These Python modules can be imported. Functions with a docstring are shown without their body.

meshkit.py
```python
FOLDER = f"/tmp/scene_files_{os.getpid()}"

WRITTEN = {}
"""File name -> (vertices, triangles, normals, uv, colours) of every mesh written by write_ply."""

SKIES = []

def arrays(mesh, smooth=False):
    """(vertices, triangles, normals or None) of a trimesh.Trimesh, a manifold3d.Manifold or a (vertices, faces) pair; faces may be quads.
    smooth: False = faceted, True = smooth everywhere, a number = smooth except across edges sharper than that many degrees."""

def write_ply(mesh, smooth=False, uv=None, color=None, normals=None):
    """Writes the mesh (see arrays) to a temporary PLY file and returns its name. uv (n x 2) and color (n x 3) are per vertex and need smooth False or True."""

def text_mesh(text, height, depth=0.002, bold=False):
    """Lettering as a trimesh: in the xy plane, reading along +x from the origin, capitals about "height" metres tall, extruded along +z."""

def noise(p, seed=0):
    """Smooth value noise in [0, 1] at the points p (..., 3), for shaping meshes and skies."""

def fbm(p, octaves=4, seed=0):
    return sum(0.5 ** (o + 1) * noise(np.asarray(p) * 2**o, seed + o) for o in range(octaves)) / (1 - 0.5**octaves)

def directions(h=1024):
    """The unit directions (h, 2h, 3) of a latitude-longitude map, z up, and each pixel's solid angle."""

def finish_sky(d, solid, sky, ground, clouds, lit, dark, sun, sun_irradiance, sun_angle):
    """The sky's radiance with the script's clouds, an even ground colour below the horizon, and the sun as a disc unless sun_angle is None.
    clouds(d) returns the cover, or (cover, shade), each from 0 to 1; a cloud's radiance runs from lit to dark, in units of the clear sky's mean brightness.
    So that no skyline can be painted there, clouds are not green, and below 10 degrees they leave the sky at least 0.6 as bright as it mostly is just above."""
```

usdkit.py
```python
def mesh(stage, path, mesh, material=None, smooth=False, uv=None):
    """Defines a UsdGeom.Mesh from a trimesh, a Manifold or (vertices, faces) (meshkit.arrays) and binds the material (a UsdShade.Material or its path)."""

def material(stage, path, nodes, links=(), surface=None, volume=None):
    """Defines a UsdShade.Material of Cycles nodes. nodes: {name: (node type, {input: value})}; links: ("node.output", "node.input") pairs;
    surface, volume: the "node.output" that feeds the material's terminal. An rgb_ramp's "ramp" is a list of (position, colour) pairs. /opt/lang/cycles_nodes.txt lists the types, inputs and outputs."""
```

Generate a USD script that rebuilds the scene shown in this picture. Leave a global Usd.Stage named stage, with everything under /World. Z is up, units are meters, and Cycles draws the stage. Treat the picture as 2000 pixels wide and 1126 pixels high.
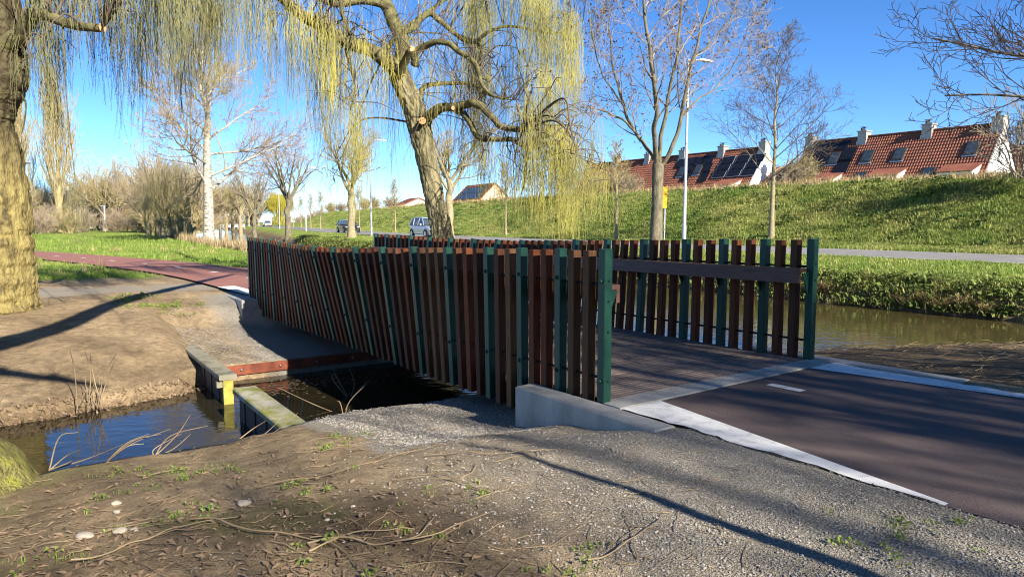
import math, random, numpy as np, trimesh
import usdkit, meshkit
from pxr import Usd, UsdGeom, UsdLux, UsdShade, Sdf, Gf, Vt

stage = Usd.Stage.CreateInMemory()
UsdGeom.SetStageUpAxis(stage, 'Z')
UsdGeom.SetStageMetersPerUnit(stage, 1.0)
UsdGeom.Xform.Define(stage, '/World')
UsdGeom.Scope.Define(stage, '/World/Looks')
mesh_of, mat_of = usdkit.mesh, usdkit.material
PI = math.pi
# ---------------------------------------------------------------- camera, sky, sun, exposure
F, CX, CY, CAMZ = 1390.0, 1000.0, 563.0, 1.53
PITCH = math.atan(131 / F)
cam = UsdGeom.Camera.Define(stage, '/World/camera')
cam.CreateHorizontalApertureAttr(36.0)
cam.CreateFocalLengthAttr(36.0 * F / 2000)
cam.CreateClippingRangeAttr(Gf.Vec2f(0.05, 5000))
cam.AddTranslateOp().Set(Gf.Vec3d(0, 0, CAMZ))
cam.AddRotateXOp().Set(90 - math.degrees(PITCH))
EXPOSURE = 1.47
cam.CreateExposureAttr(EXPOSURE)
SUN_EL = math.radians(30)
SUN_XY = np.array([0.63, -0.777])
SUN_XY /= np.linalg.norm(SUN_XY)
SUN = np.array([*(SUN_XY * math.cos(SUN_EL)), math.sin(SUN_EL)])
ROT = math.atan2(SUN_XY[0], SUN_XY[1])
sky = UsdLux.DomeLight.Define(stage, '/World/sky')
sky.CreateIntensityAttr(1.0)
skym = mat_of(stage, '/World/Looks/sky_air', {
    's': ('sky_texture', {'sky_type': 'single_scattering', 'sun_disc': False, 'sun_elevation': SUN_EL, 'sun_rotation': ROT,
                          'altitude': 0.0, 'air_density': 0.55, 'aerosol_density': 0.03, 'ozone_density': 2.2}),
    'h': ('hsv', {'saturation': 1.2, 'value': 1.0, 'fac': 1.0}),
    't': ('mix', {'mix_type': 'multiply', 'fac': 1.0, 'color2': (0.88, 1.0, 1.13)}),
    'b': ('background_shader', {'strength': 0.078})}, [('s.color', 'h.color'), ('h.color', 't.color1'), ('t.color', 'b.color')], surface='b.background')
UsdShade.MaterialBindingAPI.Apply(sky.GetPrim()).Bind(skym)
sky.GetPrim().SetCustomDataByKey('kind', 'structure')
sun = UsdLux.DistantLight.Define(stage, '/World/sun')
sun.CreateIntensityAttr(1.25)
sun.CreateAngleAttr(0.53)
sun.CreateNormalizeAttr(True)
sun.CreateColorAttr(Gf.Vec3f(1.0, 0.93, 0.83))
zax = SUN
xax = np.cross([0, 0, 1.0], zax); xax /= np.linalg.norm(xax)
yax = np.cross(zax, xax)
sun.AddTransformOp().Set(Gf.Matrix4d(*xax, 0, *yax, 0, *zax, 0, 0, 0, 0, 1))

# ---------------------------------------------------------------- frames
ANG = 0.597
D2 = np.array([-math.sin(ANG), math.cos(ANG)])      # along the bridge, away
N2 = np.array([math.cos(ANG), math.sin(ANG)])       # across the bridge, to the right
P0 = np.array([0.798, 5.979])
W_, L_ = 2.91, 11.56


def AB(a, b, z=None):
    a, b = np.asarray(a, float), np.asarray(b, float)
    x, y = P0[0] + a * D2[0] + b * N2[0], P0[1] + a * D2[1] + b * N2[1]
    return np.array([x, y]) if z is None else np.array([x, y, z])


def toab(x, y):
    dx, dy = np.asarray(x, float) - P0[0], np.asarray(y, float) - P0[1]
    return dx * D2[0] + dy * D2[1], dx * N2[0] + dy * N2[1]


def zb(a, b):
    return -0.0094 * np.clip(a, -6, 13) + 0.0151 * np.clip(b, -1, 4)


def at(px, py, Y):
    """The point at depth Y (metres ahead of the camera) where a sight line of the photograph passes."""
    u, v = (px - CX) / F, -(py - CY) / F
    dy = math.cos(PITCH) + v * math.sin(PITCH)
    dz = -math.sin(PITCH) + v * math.cos(PITCH)
    return np.array([u / dy * Y, Y, CAMZ + dz / dy * Y])


def sstep(e0, e1, x):
    t = np.clip((np.asarray(x, float) - e0) / (e1 - e0), 0, 1)
    return t * t * (3 - 2 * t)


# ---------------------------------------------------------------- naming and tagging
used = {}


def numbered(parent, name):
    k = (parent, name)
    n = used.get(k, 0)
    used[k] = n + 1
    return f'{parent}/{name}' if n == 0 else f'{parent}/{name}_{n:03d}'


def path_of(parent):
    return '/World' if parent is None else (parent if isinstance(parent, str) else str(parent.GetPath()))


def tag(prim, label=None, cat=None, group=None, kind=None, category=None):
    cat = cat or category
    for k, v in (('label', label), ('category', cat), ('group', group), ('kind', kind)):
        if v:
            prim.SetCustomDataByKey(k, v)
    return prim


def thing(name, label, cat, loc=(0, 0, 0), rotz=0.0, group=None, scale=None):
    x = UsdGeom.Xform.Define(stage, numbered('/World', name))
    x.AddTranslateOp().Set(Gf.Vec3d(*map(float, loc)))
    if rotz:
        x.AddRotateZOp().Set(math.degrees(rotz))
    if scale:
        x.AddScaleOp().Set(Gf.Vec3f(*((scale,) * 3 if np.ndim(scale) == 0 else scale)))
    return tag(x.GetPrim(), label, cat, group)


def obj(name, m, mat, parent=None, smooth=False, uv=None, col=None, **tags):
    p = mesh_of(stage, numbered(path_of(parent), name), m, mat, smooth, uv)
    if col is not None:
        UsdGeom.PrimvarsAPI(p).CreatePrimvar('zone', Sdf.ValueTypeNames.Float3Array, 'vertex').Set(Vt.Vec3fArray.FromNumpy(np.asarray(col, np.float32)))
    return tag(p.GetPrim(), **tags)


def dup(src, loc, rotz=0.0, scale=None, label=None, group=None):
    cd = src.GetCustomData()
    base = src.GetName()
    base = base[:-4] if base[-4:-3] == '_' and base[-3:].isdigit() else base
    t = thing(base, label or cd['label'], cd['category'], loc, rotz, group or cd.get('group'), scale)
    t.GetReferences().AddInternalReference(src.GetPath())
    t.SetInstanceable(True)
    return t


def curves(name, lines, widths, mat, parent=None, **tags):
    c = UsdGeom.BasisCurves.Define(stage, numbered(path_of(parent), name))
    c.CreateTypeAttr('linear')
    c.CreateCurveVertexCountsAttr(Vt.IntArray.FromNumpy(np.array([len(l) for l in lines], np.int32)))
    c.CreatePointsAttr(Vt.Vec3fArray.FromNumpy(np.vstack(lines).astype(np.float32)))
    c.CreateWidthsAttr(Vt.FloatArray.FromNumpy(np.concatenate(widths).astype(np.float32)))
    c.SetWidthsInterpolation('vertex')
    UsdShade.MaterialBindingAPI.Apply(c.GetPrim()).Bind(mat)
    return tag(c.GetPrim(), **tags)


# ---------------------------------------------------------------- mesh building
class MB:
    def __init__(s):
        s.v, s.f, s.n = [], [], 0

    def add(s, v, f):
        v, f = np.asarray(v, float), np.asarray(f, int)
        if f.shape[1] == 4:
            f = np.vstack([f[:, [0, 1, 2]], f[:, [0, 2, 3]]])
        s.v.append(v); s.f.append(f + s.n); s.n += len(v)
        return s

    def box8(s, c):
        """eight corners: bottom ring 0-3 anticlockwise from above, top ring 4-7."""
        return s.add(c, [[0, 3, 2, 1], [4, 5, 6, 7], [0, 1, 5, 4], [1, 2, 6, 5], [2, 3, 7, 6], [3, 0, 4, 7]])

    def box(s, lo, hi):
        (x0, y0, z0), (x1, y1, z1) = lo, hi
        return s.box8([(x0, y0, z0), (x1, y0, z0), (x1, y1, z0), (x0, y1, z0), (x0, y0, z1), (x1, y0, z1), (x1, y1, z1), (x0, y1, z1)])

    def abox(s, a0, a1, b0, b1, z0, z1):
        """box in the bridge's frame; z may be a pair of numbers or functions of (a, b)."""
        g = lambda z, a, b: z(a, b) if callable(z) else z
        ring = [(a0, b1), (a1, b1), (a1, b0), (a0, b0)]
        return s.box8([AB(a, b, g(z0, a, b)) for a, b in ring] + [AB(a, b, g(z1, a, b)) for a, b in ring])

    def beam(s, p, q, w, h, up=(0, 0, 1), ch=0.0):
        """bar from p to q, w across, h along up; ch chamfers its long edges."""
        p, q = np.asarray(p, float), np.asarray(q, float)
        t = (q - p) / np.linalg.norm(q - p)
        r = np.cross(t, up); r /= np.linalg.norm(r)
        u = np.cross(r, t)
        x, y = w / 2, h / 2
        if ch:
            prof = [(-x + ch, -y), (x - ch, -y), (x, -y + ch), (x, y - ch), (x - ch, y), (-x + ch, y), (-x, y - ch), (-x, -y + ch)]
        else:
            prof = [(-x, -y), (x, -y), (x, y), (-x, y)]
        k = len(prof)
        v = [c + r * a + u * b for c in (p, q) for a, b in prof]
        f = [[i, (i + 1) % k, k + (i + 1) % k, k + i] for i in range(k)]
        s.add(v, f)
        cap = [[0, i + 1, i] for i in range(1, k - 1)] + [[k, k + i, k + i + 1] for i in range(1, k - 1)]
        s.f.append(np.array(cap) + s.n - len(v))
        return s

    def tube(s, pts, rad, sides=8, cap=True):
        p = np.asarray(pts, float)
        rad = np.broadcast_to(np.asarray(rad, float), (len(p),))
        t = np.gradient(p, axis=0)
        t /= np.linalg.norm(t, axis=1, keepdims=True) + 1e-12
        ref = np.array([1.0, 0, 0]) if abs(t[0][0]) < 0.8 else np.array([0, 1.0, 0])
        A = []
        a = ref
        for ti in t:
            a = a - ti * a.dot(ti); a = a / (np.linalg.norm(a) + 1e-12); A.append(a)
        A = np.array(A); B = np.cross(t, A)
        an = np.arange(sides) * 2 * PI / sides
        v = p[:, None] + rad[:, None, None] * (np.cos(an)[None, :, None] * A[:, None] + np.sin(an)[None, :, None] * B[:, None])
        i, j = np.meshgrid(np.arange(len(p) - 1), np.arange(sides), indexing='ij')
        q = np.stack([i * sides + j, i * sides + (j + 1) % sides, (i + 1) * sides + (j + 1) % sides, (i + 1) * sides + j], -1).reshape(-1, 4)
        v = v.reshape(-1, 3)
        f = np.vstack([q[:, [0, 1, 2]], q[:, [0, 2, 3]]])
        if cap:
            m = len(v)
            v = np.vstack([v, p[0], p[-1]])
            e = (len(p) - 1) * sides
            f = np.vstack([f] + [[[m, (k + 1) % sides, k], [m + 1, e + k, e + (k + 1) % sides]] for k in range(sides)])
        return s.add(v, f)

    def poly(s, pts3, nrm, th):
        """flat convex polygon thickened by th along -nrm."""
        p = np.asarray(pts3, float); k = len(p)
        q = p - np.asarray(nrm, float) * th
        f = [[0, i, i + 1] for i in range(1, k - 1)] + [[k, k + i + 1, k + i] for i in range(1, k - 1)]
        f += [[i, k + i, k + (i + 1) % k] for i in range(k)] + [[i, k + (i + 1) % k, (i + 1) % k] for i in range(k)]
        return s.add(np.vstack([p, q]), f)

    def mesh(s):
        return np.vstack(s.v), np.vstack(s.f)

    def tm(s):
        return trimesh.Trimesh(*s.mesh(), process=False)


def spline(pts, rad, k=6):
    """Catmull-Rom through points with radii, and a little irregularity left to the caller."""
    p, r = np.asarray(pts, float), np.asarray(rad, float)
    pp = np.vstack([2 * p[0] - p[1], p, 2 * p[-1] - p[-2]])
    out, ro = [], []
    for i in range(len(p) - 1):
        a, b, c, d = pp[i:i + 4]
        for t in np.arange(k) / k:
            out.append(0.5 * (2 * b + (c - a) * t + (2 * a - 5 * b + 4 * c - d) * t * t + (3 * b - a - 3 * c + d) * t ** 3))
            ro.append(r[i] * (1 - t) + r[i + 1] * t)
    out.append(p[-1]); ro.append(r[-1])
    return np.array(out), np.array(ro)


def bumpy_tube(pts, rad, sides, seed, amp=0.08, k=8, furrow=0.0):
    """Trunk: smooth tube whose radius swells and creases around and along it."""
    P, R = spline(pts, rad, k)
    m = MB().tube(P, R, sides, cap=False)
    v, f = m.mesh()
    n = len(P)
    v = v.reshape(n, sides, 3)
    ctr = P[:, None]
    an = np.arange(sides) / sides * 2 * PI
    q = np.stack([np.cos(an)[None] * 1.1 + np.zeros((n, 1)), np.sin(an)[None] * 1.1 + np.zeros((n, 1)), np.linspace(0, n * 0.10, n)[:, None] + np.zeros((1, sides))], -1)
    w = 1 + amp * 2 * (meshkit.fbm(q * 1.6, 3, seed) - 0.5)
    ridge = 1 + amp * 0.5 * np.abs(np.sin(an[None] * 5 + 3 * meshkit.noise(q * np.array([1, 1, .7]), seed + 5)))
    v = ctr + (v - ctr) * (w * ridge)[..., None]
    if furrow:
        s_ = np.concatenate([[0], np.cumsum(np.linalg.norm(np.diff(P, axis=0), axis=1))])
        rr = R[:, None] * np.ones((1, sides))
        qf = np.stack([np.cos(an)[None] * rr * 24, np.sin(an)[None] * rr * 24, s_[:, None] * 4.5 * np.ones((1, sides))], -1)
        warp = (meshkit.noise(qf * .35, seed + 31) - .5)[..., None] * np.array([1.6, 1.6, .6])
        f1 = np.abs(2 * meshkit.noise(qf + warp, seed + 17) - 1)
        f2 = np.abs(2 * meshkit.noise(qf * 2.1 + warp, seed + 23) - 1)
        disp = furrow * (np.minimum(f1 * 1.8, 1) - .6 + .4 * (np.minimum(f2 * 1.8, 1) - .6))
        nr = (v - ctr) / (np.linalg.norm(v - ctr, axis=2, keepdims=True) + 1e-9)
        v = v + nr * disp[..., None]
    return v.reshape(-1, 3), f


# ---------------------------------------------------------------- materials
LK = '/World/Looks/'


def M(name, c1, c2=None, scale=4.0, rough=0.75, bump=0.0, bscale=None, metal=0.0, detail=5.0, stretch=None, spec=0.3, rnd=0.0, lo=0.35, hi=0.65, coat=0.0, space='object', c3=None):
    nd = {'p': ('principled_bsdf', {'roughness': rough, 'metallic': metal, 'specular_ior_level': spec, 'coat_weight': coat})}
    ln = []
    nd['tc'] = ('texture_coordinate', {}) if space == 'object' else ('geometry', {})
    src = 'tc.object' if space == 'object' else 'tc.position'
    nd['map'] = ('mapping', {'scale': stretch or (1, 1, 1)})
    ln.append((src, 'map.vector'))
    c2 = c2 or tuple(x * 0.8 for x in c1)
    nd['n'] = ('noise_texture', {'scale': scale, 'detail': detail, 'roughness': 0.6})
    stops = [(lo, c1), (hi, c2)] if c3 is None else [(lo, c1), ((lo + hi) / 2, c3), (hi, c2)]
    nd['r'] = ('rgb_ramp', {'ramp': stops})
    ln += [('map.vector', 'n.vector'), ('n.fac', 'r.fac')]
    last = 'r.color'
    if rnd:
        nd['oi'] = ('object_info', {})
        nd['mr'] = ('map_range', {'from_min': 0.0, 'from_max': 1.0, 'to_min': 1 - rnd, 'to_max': 1 + rnd})
        nd['hs'] = ('hsv', {'hue': 0.5, 'saturation': 1.0, 'fac': 1.0})
        ln += [('oi.random', 'mr.value'), ('mr.result', 'hs.value'), (last, 'hs.color')]
        last = 'hs.color'
    ln.append((last, 'p.base_color'))
    if bump:
        nd['n2'] = ('noise_texture', {'scale': bscale or scale * 3, 'detail': 4.0, 'roughness': 0.65})
        nd['b'] = ('bump', {'strength': 1.0, 'distance': bump})
        ln += [('map.vector', 'n2.vector'), ('n2.fac', 'b.height'), ('b.normal', 'p.normal')]
    return mat_of(stage, LK + name, nd, ln, surface='p.BSDF')


def leaf_mat(name, c1, c2, scale=1.5, trans=0.35):
    return mat_of(stage, LK + name, {
        'g': ('geometry', {}), 'n': ('noise_texture', {'scale': scale, 'detail': 3.0}), 'r': ('rgb_ramp', {'ramp': [(0.3, c1), (0.7, c2)]}),
        'oi': ('object_info', {}), 'mr': ('map_range', {'to_min': 0.75, 'to_max': 1.3}), 'hs': ('hsv', {'hue': 0.5, 'saturation': 1.0, 'fac': 1.0}),
        'd': ('principled_bsdf', {'roughness': 0.6, 'specular_ior_level': 0.25}), 't': ('translucent_bsdf', {}), 'm': ('mix_closure', {'fac': trans})},
        [('g.position', 'n.vector'), ('n.fac', 'r.fac'), ('oi.random', 'mr.value'), ('mr.result', 'hs.value'), ('r.color', 'hs.color'), ('hs.color', 'd.base_color'), ('hs.color', 't.color'),
         ('d.BSDF', 'm.closure1'), ('t.BSDF', 'm.closure2')], surface='m.closure')


m_wood = [M(f'hardwood_{w}', c, tuple(x * k for x in c), scale=6, stretch=(14, 14, 0.9), rough=0.75, bump=0.002, rnd=0.30, lo=0.3, hi=0.7, spec=0.15)
          for w, c, k in (('red', (.135, .040, .015), .42), ('brown', (.098, .038, .017), .42), ('tan', (.125, .060, .025), .45))]
m_rail = M('rail_wood', (.13, .062, .04), (.08, .038, .025), scale=5, stretch=(1, 1, 8), rough=0.55, bump=0.001, rnd=0.1)
m_green = M('green_paint', (.008, .049, .031), (.006, .038, .025), scale=30, rough=0.45, bump=0.0006, spec=0.3, rnd=0.15)
m_deck = M('deck_wood', (.165, .124, .10), (.10, .074, .06), scale=3, stretch=(3, 3, 3), rough=0.7, bump=0.002, rnd=0.2, space='position')
m_dark = M('black_steel', (.015, .016, .018), rough=0.45, scale=20, metal=0.6)
m_bolt = M('galvanised_bolt', (.4, .4, .42), (.3, .3, .3), rough=0.35, metal=0.8, scale=40)
m_conc = M('new_concrete', (.34, .325, .29), (.19, .182, .16), scale=4, rough=0.85, bump=0.004, bscale=60, space='position', lo=.3, hi=.72, stretch=(1, 1, .5), detail=8)
m_oldc = M('old_concrete', (.26, .235, .18), (.13, .115, .08), scale=5, rough=0.9, bump=0.01, bscale=30, space='position', c3=(.25, .23, .15))
m_mossc = M('mossy_concrete', (.31, .29, .22), (.17, .17, .035), scale=3.2, rough=0.9, bump=0.012, bscale=30, space='position', lo=.42, hi=.6)
m_pile = M('sheet_pile_dark', (.055, .05, .043), (.03, .028, .025), scale=6, rough=0.7, bump=0.004, stretch=(1, 1, .3), space='position')
m_pilel = M('sheet_pile_pale', (.33, .29, .26), (.18, .13, .10), scale=9, rough=0.8, bump=0.004, stretch=(1, 1, .4), space='position')
m_corten = M('rusty_steel', (.24, .062, .025), (.11, .03, .016), scale=5, rough=0.7, bump=0.002, space='position')
m_yellow = M('algae_post', (.42, .39, .075), (.28, .23, .045), scale=8, rough=0.7, bump=0.004, space='position')
m_bark = M('willow_bark', (.24, .205, .12), (.095, .085, .05), scale=5, stretch=(1, 1, .25), rough=0.95, bump=0.05, bscale=20, space='position', c3=(.18, .16, .085), spec=.1, lo=.40, hi=.58)
m_barkm = M('mossy_bark', (.30, .235, .08), (.10, .085, .036), scale=4.5, stretch=(1, 1, .4), rough=0.95, bump=0.13, bscale=14, space='position', c3=(.25, .215, .075), spec=.1)
m_barkl = mat_of(stage, LK + 'yellow_brown_bark', {  # yellow lower down, dark brown higher up, blended by height
    'g': ('geometry', {}), 'mp': ('mapping', {'scale': (1, 1, .35)}), 'n': ('noise_texture', {'scale': 7.0, 'detail': 6.0, 'roughness': .65}), 'n2': ('noise_texture', {'scale': 15.0, 'detail': 5.0, 'roughness': .65}), 'n3': ('noise_texture', {'scale': 1.6, 'detail': 5.0, 'roughness': .65}),
    'r1': ('rgb_ramp', {'ramp': [(.36, (.10, .078, .038)), (.5, (.24, .19, .07)), (.64, (.31, .255, .095))]}), 'r2': ('rgb_ramp', {'ramp': [(.38, (.045, .036, .02)), (.55, (.10, .082, .045)), (.7, (.15, .13, .06))]}),
    'xyz': ('separate_xyz', {}), 'mr': ('map_range', {'from_min': 1.7, 'from_max': 3.6, 'to_min': -.25, 'to_max': 1.05}), 'ad': ('math', {'math_type': 'add'}), 'sb': ('math', {'math_type': 'subtract', 'value2': .5}), 'cl': ('clamp', {}),
    'm': ('mix', {'mix_type': 'mix'}), 'b': ('bump', {'strength': 1.0, 'distance': .10}), 'p': ('principled_bsdf', {'roughness': .95, 'specular_ior_level': .1})},
    [('g.position', 'mp.vector'), ('mp.vector', 'n.vector'), ('mp.vector', 'n2.vector'), ('g.position', 'n3.vector'), ('n.fac', 'r1.fac'), ('n.fac', 'r2.fac'), ('g.position', 'xyz.vector'), ('xyz.z', 'mr.value'),
     ('n3.fac', 'sb.value1'), ('mr.result', 'ad.value1'), ('sb.value', 'ad.value2'), ('ad.value', 'cl.value'), ('cl.result', 'm.fac'), ('r1.color', 'm.color1'), ('r2.color', 'm.color2'), ('m.color', 'p.base_color'), ('n2.fac', 'b.height'), ('b.normal', 'p.normal')], surface='p.BSDF')
m_barkg = M('green_mossy_bark', (.30, .30, .055), (.12, .12, .03), scale=9, rough=0.95, bump=0.08, bscale=26, space='position', c3=(.23, .20, .075), spec=.1)
m_limb = M('limb_bark', (.17, .155, .065), (.065, .055, .03), scale=6, rough=0.95, bump=0.03, bscale=20, space='position', c3=(.11, .10, .045), spec=.1)
m_cut = M('fresh_cut_wood', (.60, .33, .15), (.48, .25, .11), scale=12, rough=0.8)
m_ash = M('ash_bark', (.20, .175, .115), (.10, .085, .055), scale=7, stretch=(1, 1, .4), rough=0.95, bump=0.03, bscale=18, spec=.1)
m_birch = M('pale_bark', (.42, .38, .30), (.12, .10, .08), scale=4, stretch=(1, 1, 2.2), rough=0.9, bump=0.02, c3=(.33, .295, .235), lo=.42, hi=.62, spec=.1)
m_palebark = M('young_bark', (.31, .255, .15), (.20, .165, .095), scale=6, rough=0.9, spec=.1)
m_twig = M('grey_twigs', (.33, .26, .175), (.21, .165, .11), scale=1.2, rough=0.9, space='position', spec=.1)
m_twigd = M('dark_twigs', (.13, .10, .075), (.09, .07, .055), scale=1.2, rough=0.9, space='position', spec=.1)
m_twigy = M('olive_twigs', (.36, .29, .14), (.23, .19, .09), scale=1.2, rough=0.9, space='position', spec=.1)
m_strand = M('willow_strands', (.46, .40, .075), (.13, .125, .055), scale=0.7, rough=0.8, space='position', c3=(.27, .245, .075), spec=.15)
m_strand2 = M('grey_willow_strands', (.22, .21, .085), (.10, .10, .06), scale=0.8, rough=0.8, space='position', spec=.15)
m_wleaf2 = leaf_mat('grey_willow_leaves', (.22, .235, .075), (.13, .15, .06), .8, 0.35)
m_wleaf = leaf_mat('willow_leaves', (.42, .40, .065), (.20, .22, .06), .7, 0.4)
m_yleaf = leaf_mat('yellow_willow_leaves', (.46, .39, .05), (.34, .31, .05), .6, 0.4)
m_bud = leaf_mat('bud_clusters', (.10, .055, .04), (.16, .09, .06), 2, .1)
m_budg = leaf_mat('green_buds', (.30, .31, .09), (.20, .22, .07), 1, .3)
m_grass = leaf_mat('grass_blades', (.135, .225, .034), (.26, .30, .065), .35, .35)
m_grass2 = leaf_mat('meadow_blades', (.165, .245, .042), (.38, .365, .115), .3, .35)
m_ivy = leaf_mat('bank_leaves', (.075, .125, .024), (.20, .225, .055), 1.0, .25)
m_straw = leaf_mat('straw', (.48, .36, .17), (.33, .25, .12), 1.5, .25)
m_reed = leaf_mat('dry_reed', (.43, .32, .16), (.30, .22, .12), .8, .25)
m_litter = leaf_mat('dead_leaves', (.25, .17, .10), (.14, .095, .06), 3, .1)
m_stick = M('fallen_twigs', (.30, .225, .13), (.16, .115, .07), scale=2.5, rough=0.9, space='position', spec=.1)
m_stone = M('pale_stone', (.38, .33, .26), (.26, .22, .17), scale=10, rough=0.85, bump=0.004, rnd=.2)
m_pebble = M('gravel_stones', (.30, .275, .235), (.19, .172, .145), scale=30, rough=0.85, rnd=.45)
m_tile = mat_of(stage, LK + 'clay_tiles', {
    'g': ('geometry', {}), 'n': ('noise_texture', {'scale': 1.1, 'detail': 4.0}), 'w': ('noise_texture', {'scale': 7.0, 'detail': 2.0}),
    'r': ('rgb_ramp', {'ramp': [(.35, (.27, .095, .055)), (.65, (.18, .068, .042))]}), 'r2': ('rgb_ramp', {'ramp': [(.35, (.75, .75, .75)), (.65, (1.1, 1.1, 1.1))]}),
    'm': ('mix', {'mix_type': 'multiply', 'fac': 1.0}), 'p': ('principled_bsdf', {'roughness': .75, 'specular_ior_level': .25})},
    [('g.position', 'n.vector'), ('g.position', 'w.vector'), ('n.fac', 'r.fac'), ('w.fac', 'r2.fac'), ('r.color', 'm.color1'), ('r2.color', 'm.color2'), ('m.color', 'p.base_color')], surface='p.BSDF')
m_hwall = mat_of(stage, LK + 'pale_brick', {
    'tc': ('texture_coordinate', {}), 'b': ('brick_texture', {'color1': (.62, .57, .49), 'color2': (.54, .49, .42), 'mortar': (.40, .37, .33), 'scale': 1.0, 'brick_width': .22, 'row_height': .075, 'mortar_size': .008}),
    'mp': ('mapping', {'rotation': (PI / 2, 0, 0)}), 'p': ('principled_bsdf', {'roughness': .85})},
    [('tc.object', 'mp.vector'), ('mp.vector', 'b.vector'), ('b.color', 'p.base_color')], surface='p.BSDF')
m_white = M('white_boards', (.74, .73, .70), (.66, .65, .62), scale=3, rough=0.6)
m_chim = M('chimney_brick', (.34, .30, .26), (.24, .21, .185), scale=9, rough=0.9, space='position')
m_lead = M('lead_grey', (.30, .30, .31), (.22, .22, .23), scale=6, rough=.6)
m_panel = M('solar_glass', (.010, .011, .016), (.014, .015, .02), scale=3, rough=0.18, spec=.3)
m_alu = M('aluminium', (.62, .63, .65), (.55, .55, .57), rough=0.35, metal=0.7, scale=20)
m_pane = M('window_glass', (.05, .065, .08), (.03, .04, .05), rough=0.06, spec=.8, scale=2)
m_lamp = M('lamp_grey', (.52, .53, .53), (.45, .46, .46), rough=0.45, metal=.3, scale=15)
m_road = M('road_asphalt', (.215, .203, .185), (.165, .157, .145), scale=1.3, rough=0.85, bump=0.004, bscale=60, space='position')
m_mark = M('road_paint', (.62, .60, .55), (.40, .385, .345), scale=9, rough=0.7, bump=.001, bscale=120, space='position', lo=.5, hi=.72)
m_signy = M('yellow_sign', (.75, .42, .015), (.7, .38, .015), rough=.5)
m_rubber = M('tyre_rubber', (.018, .018, .018), rough=.8)
m_lampglass = M('headlight_lens', (.75, .77, .8), (.6, .62, .65), rough=.08, spec=.9)


def water_mat(name, c1, c2):
    return mat_of(stage, LK + name, {
        'g': ('geometry', {}), 'mp': ('mapping', {'rotation': (0, 0, ANG), 'scale': (1.0, 1.6, 1.0)}),
        'n': ('noise_texture', {'scale': 3.2, 'detail': 3.0, 'roughness': .5}), 'b': ('bump', {'strength': 1.0, 'distance': .006}),
        'n2': ('noise_texture', {'scale': .5, 'detail': 3.0}), 'r': ('rgb_ramp', {'ramp': [(.35, c1), (.65, c2)]}),
        'p': ('principled_bsdf', {'roughness': .03, 'ior': 1.333, 'specular_ior_level': .5})},
        [('g.position', 'mp.vector'), ('mp.vector', 'n.vector'), ('n.fac', 'b.height'), ('b.normal', 'p.normal'), ('g.position', 'n2.vector'), ('n2.fac', 'r.fac'), ('r.color', 'p.base_color')], surface='p.BSDF')


m_water = water_mat('murky_water', (.046, .038, .014), (.062, .05, .018))
m_water2 = water_mat('dark_ditch_water', (.014, .012, .006), (.022, .018, .009))


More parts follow.
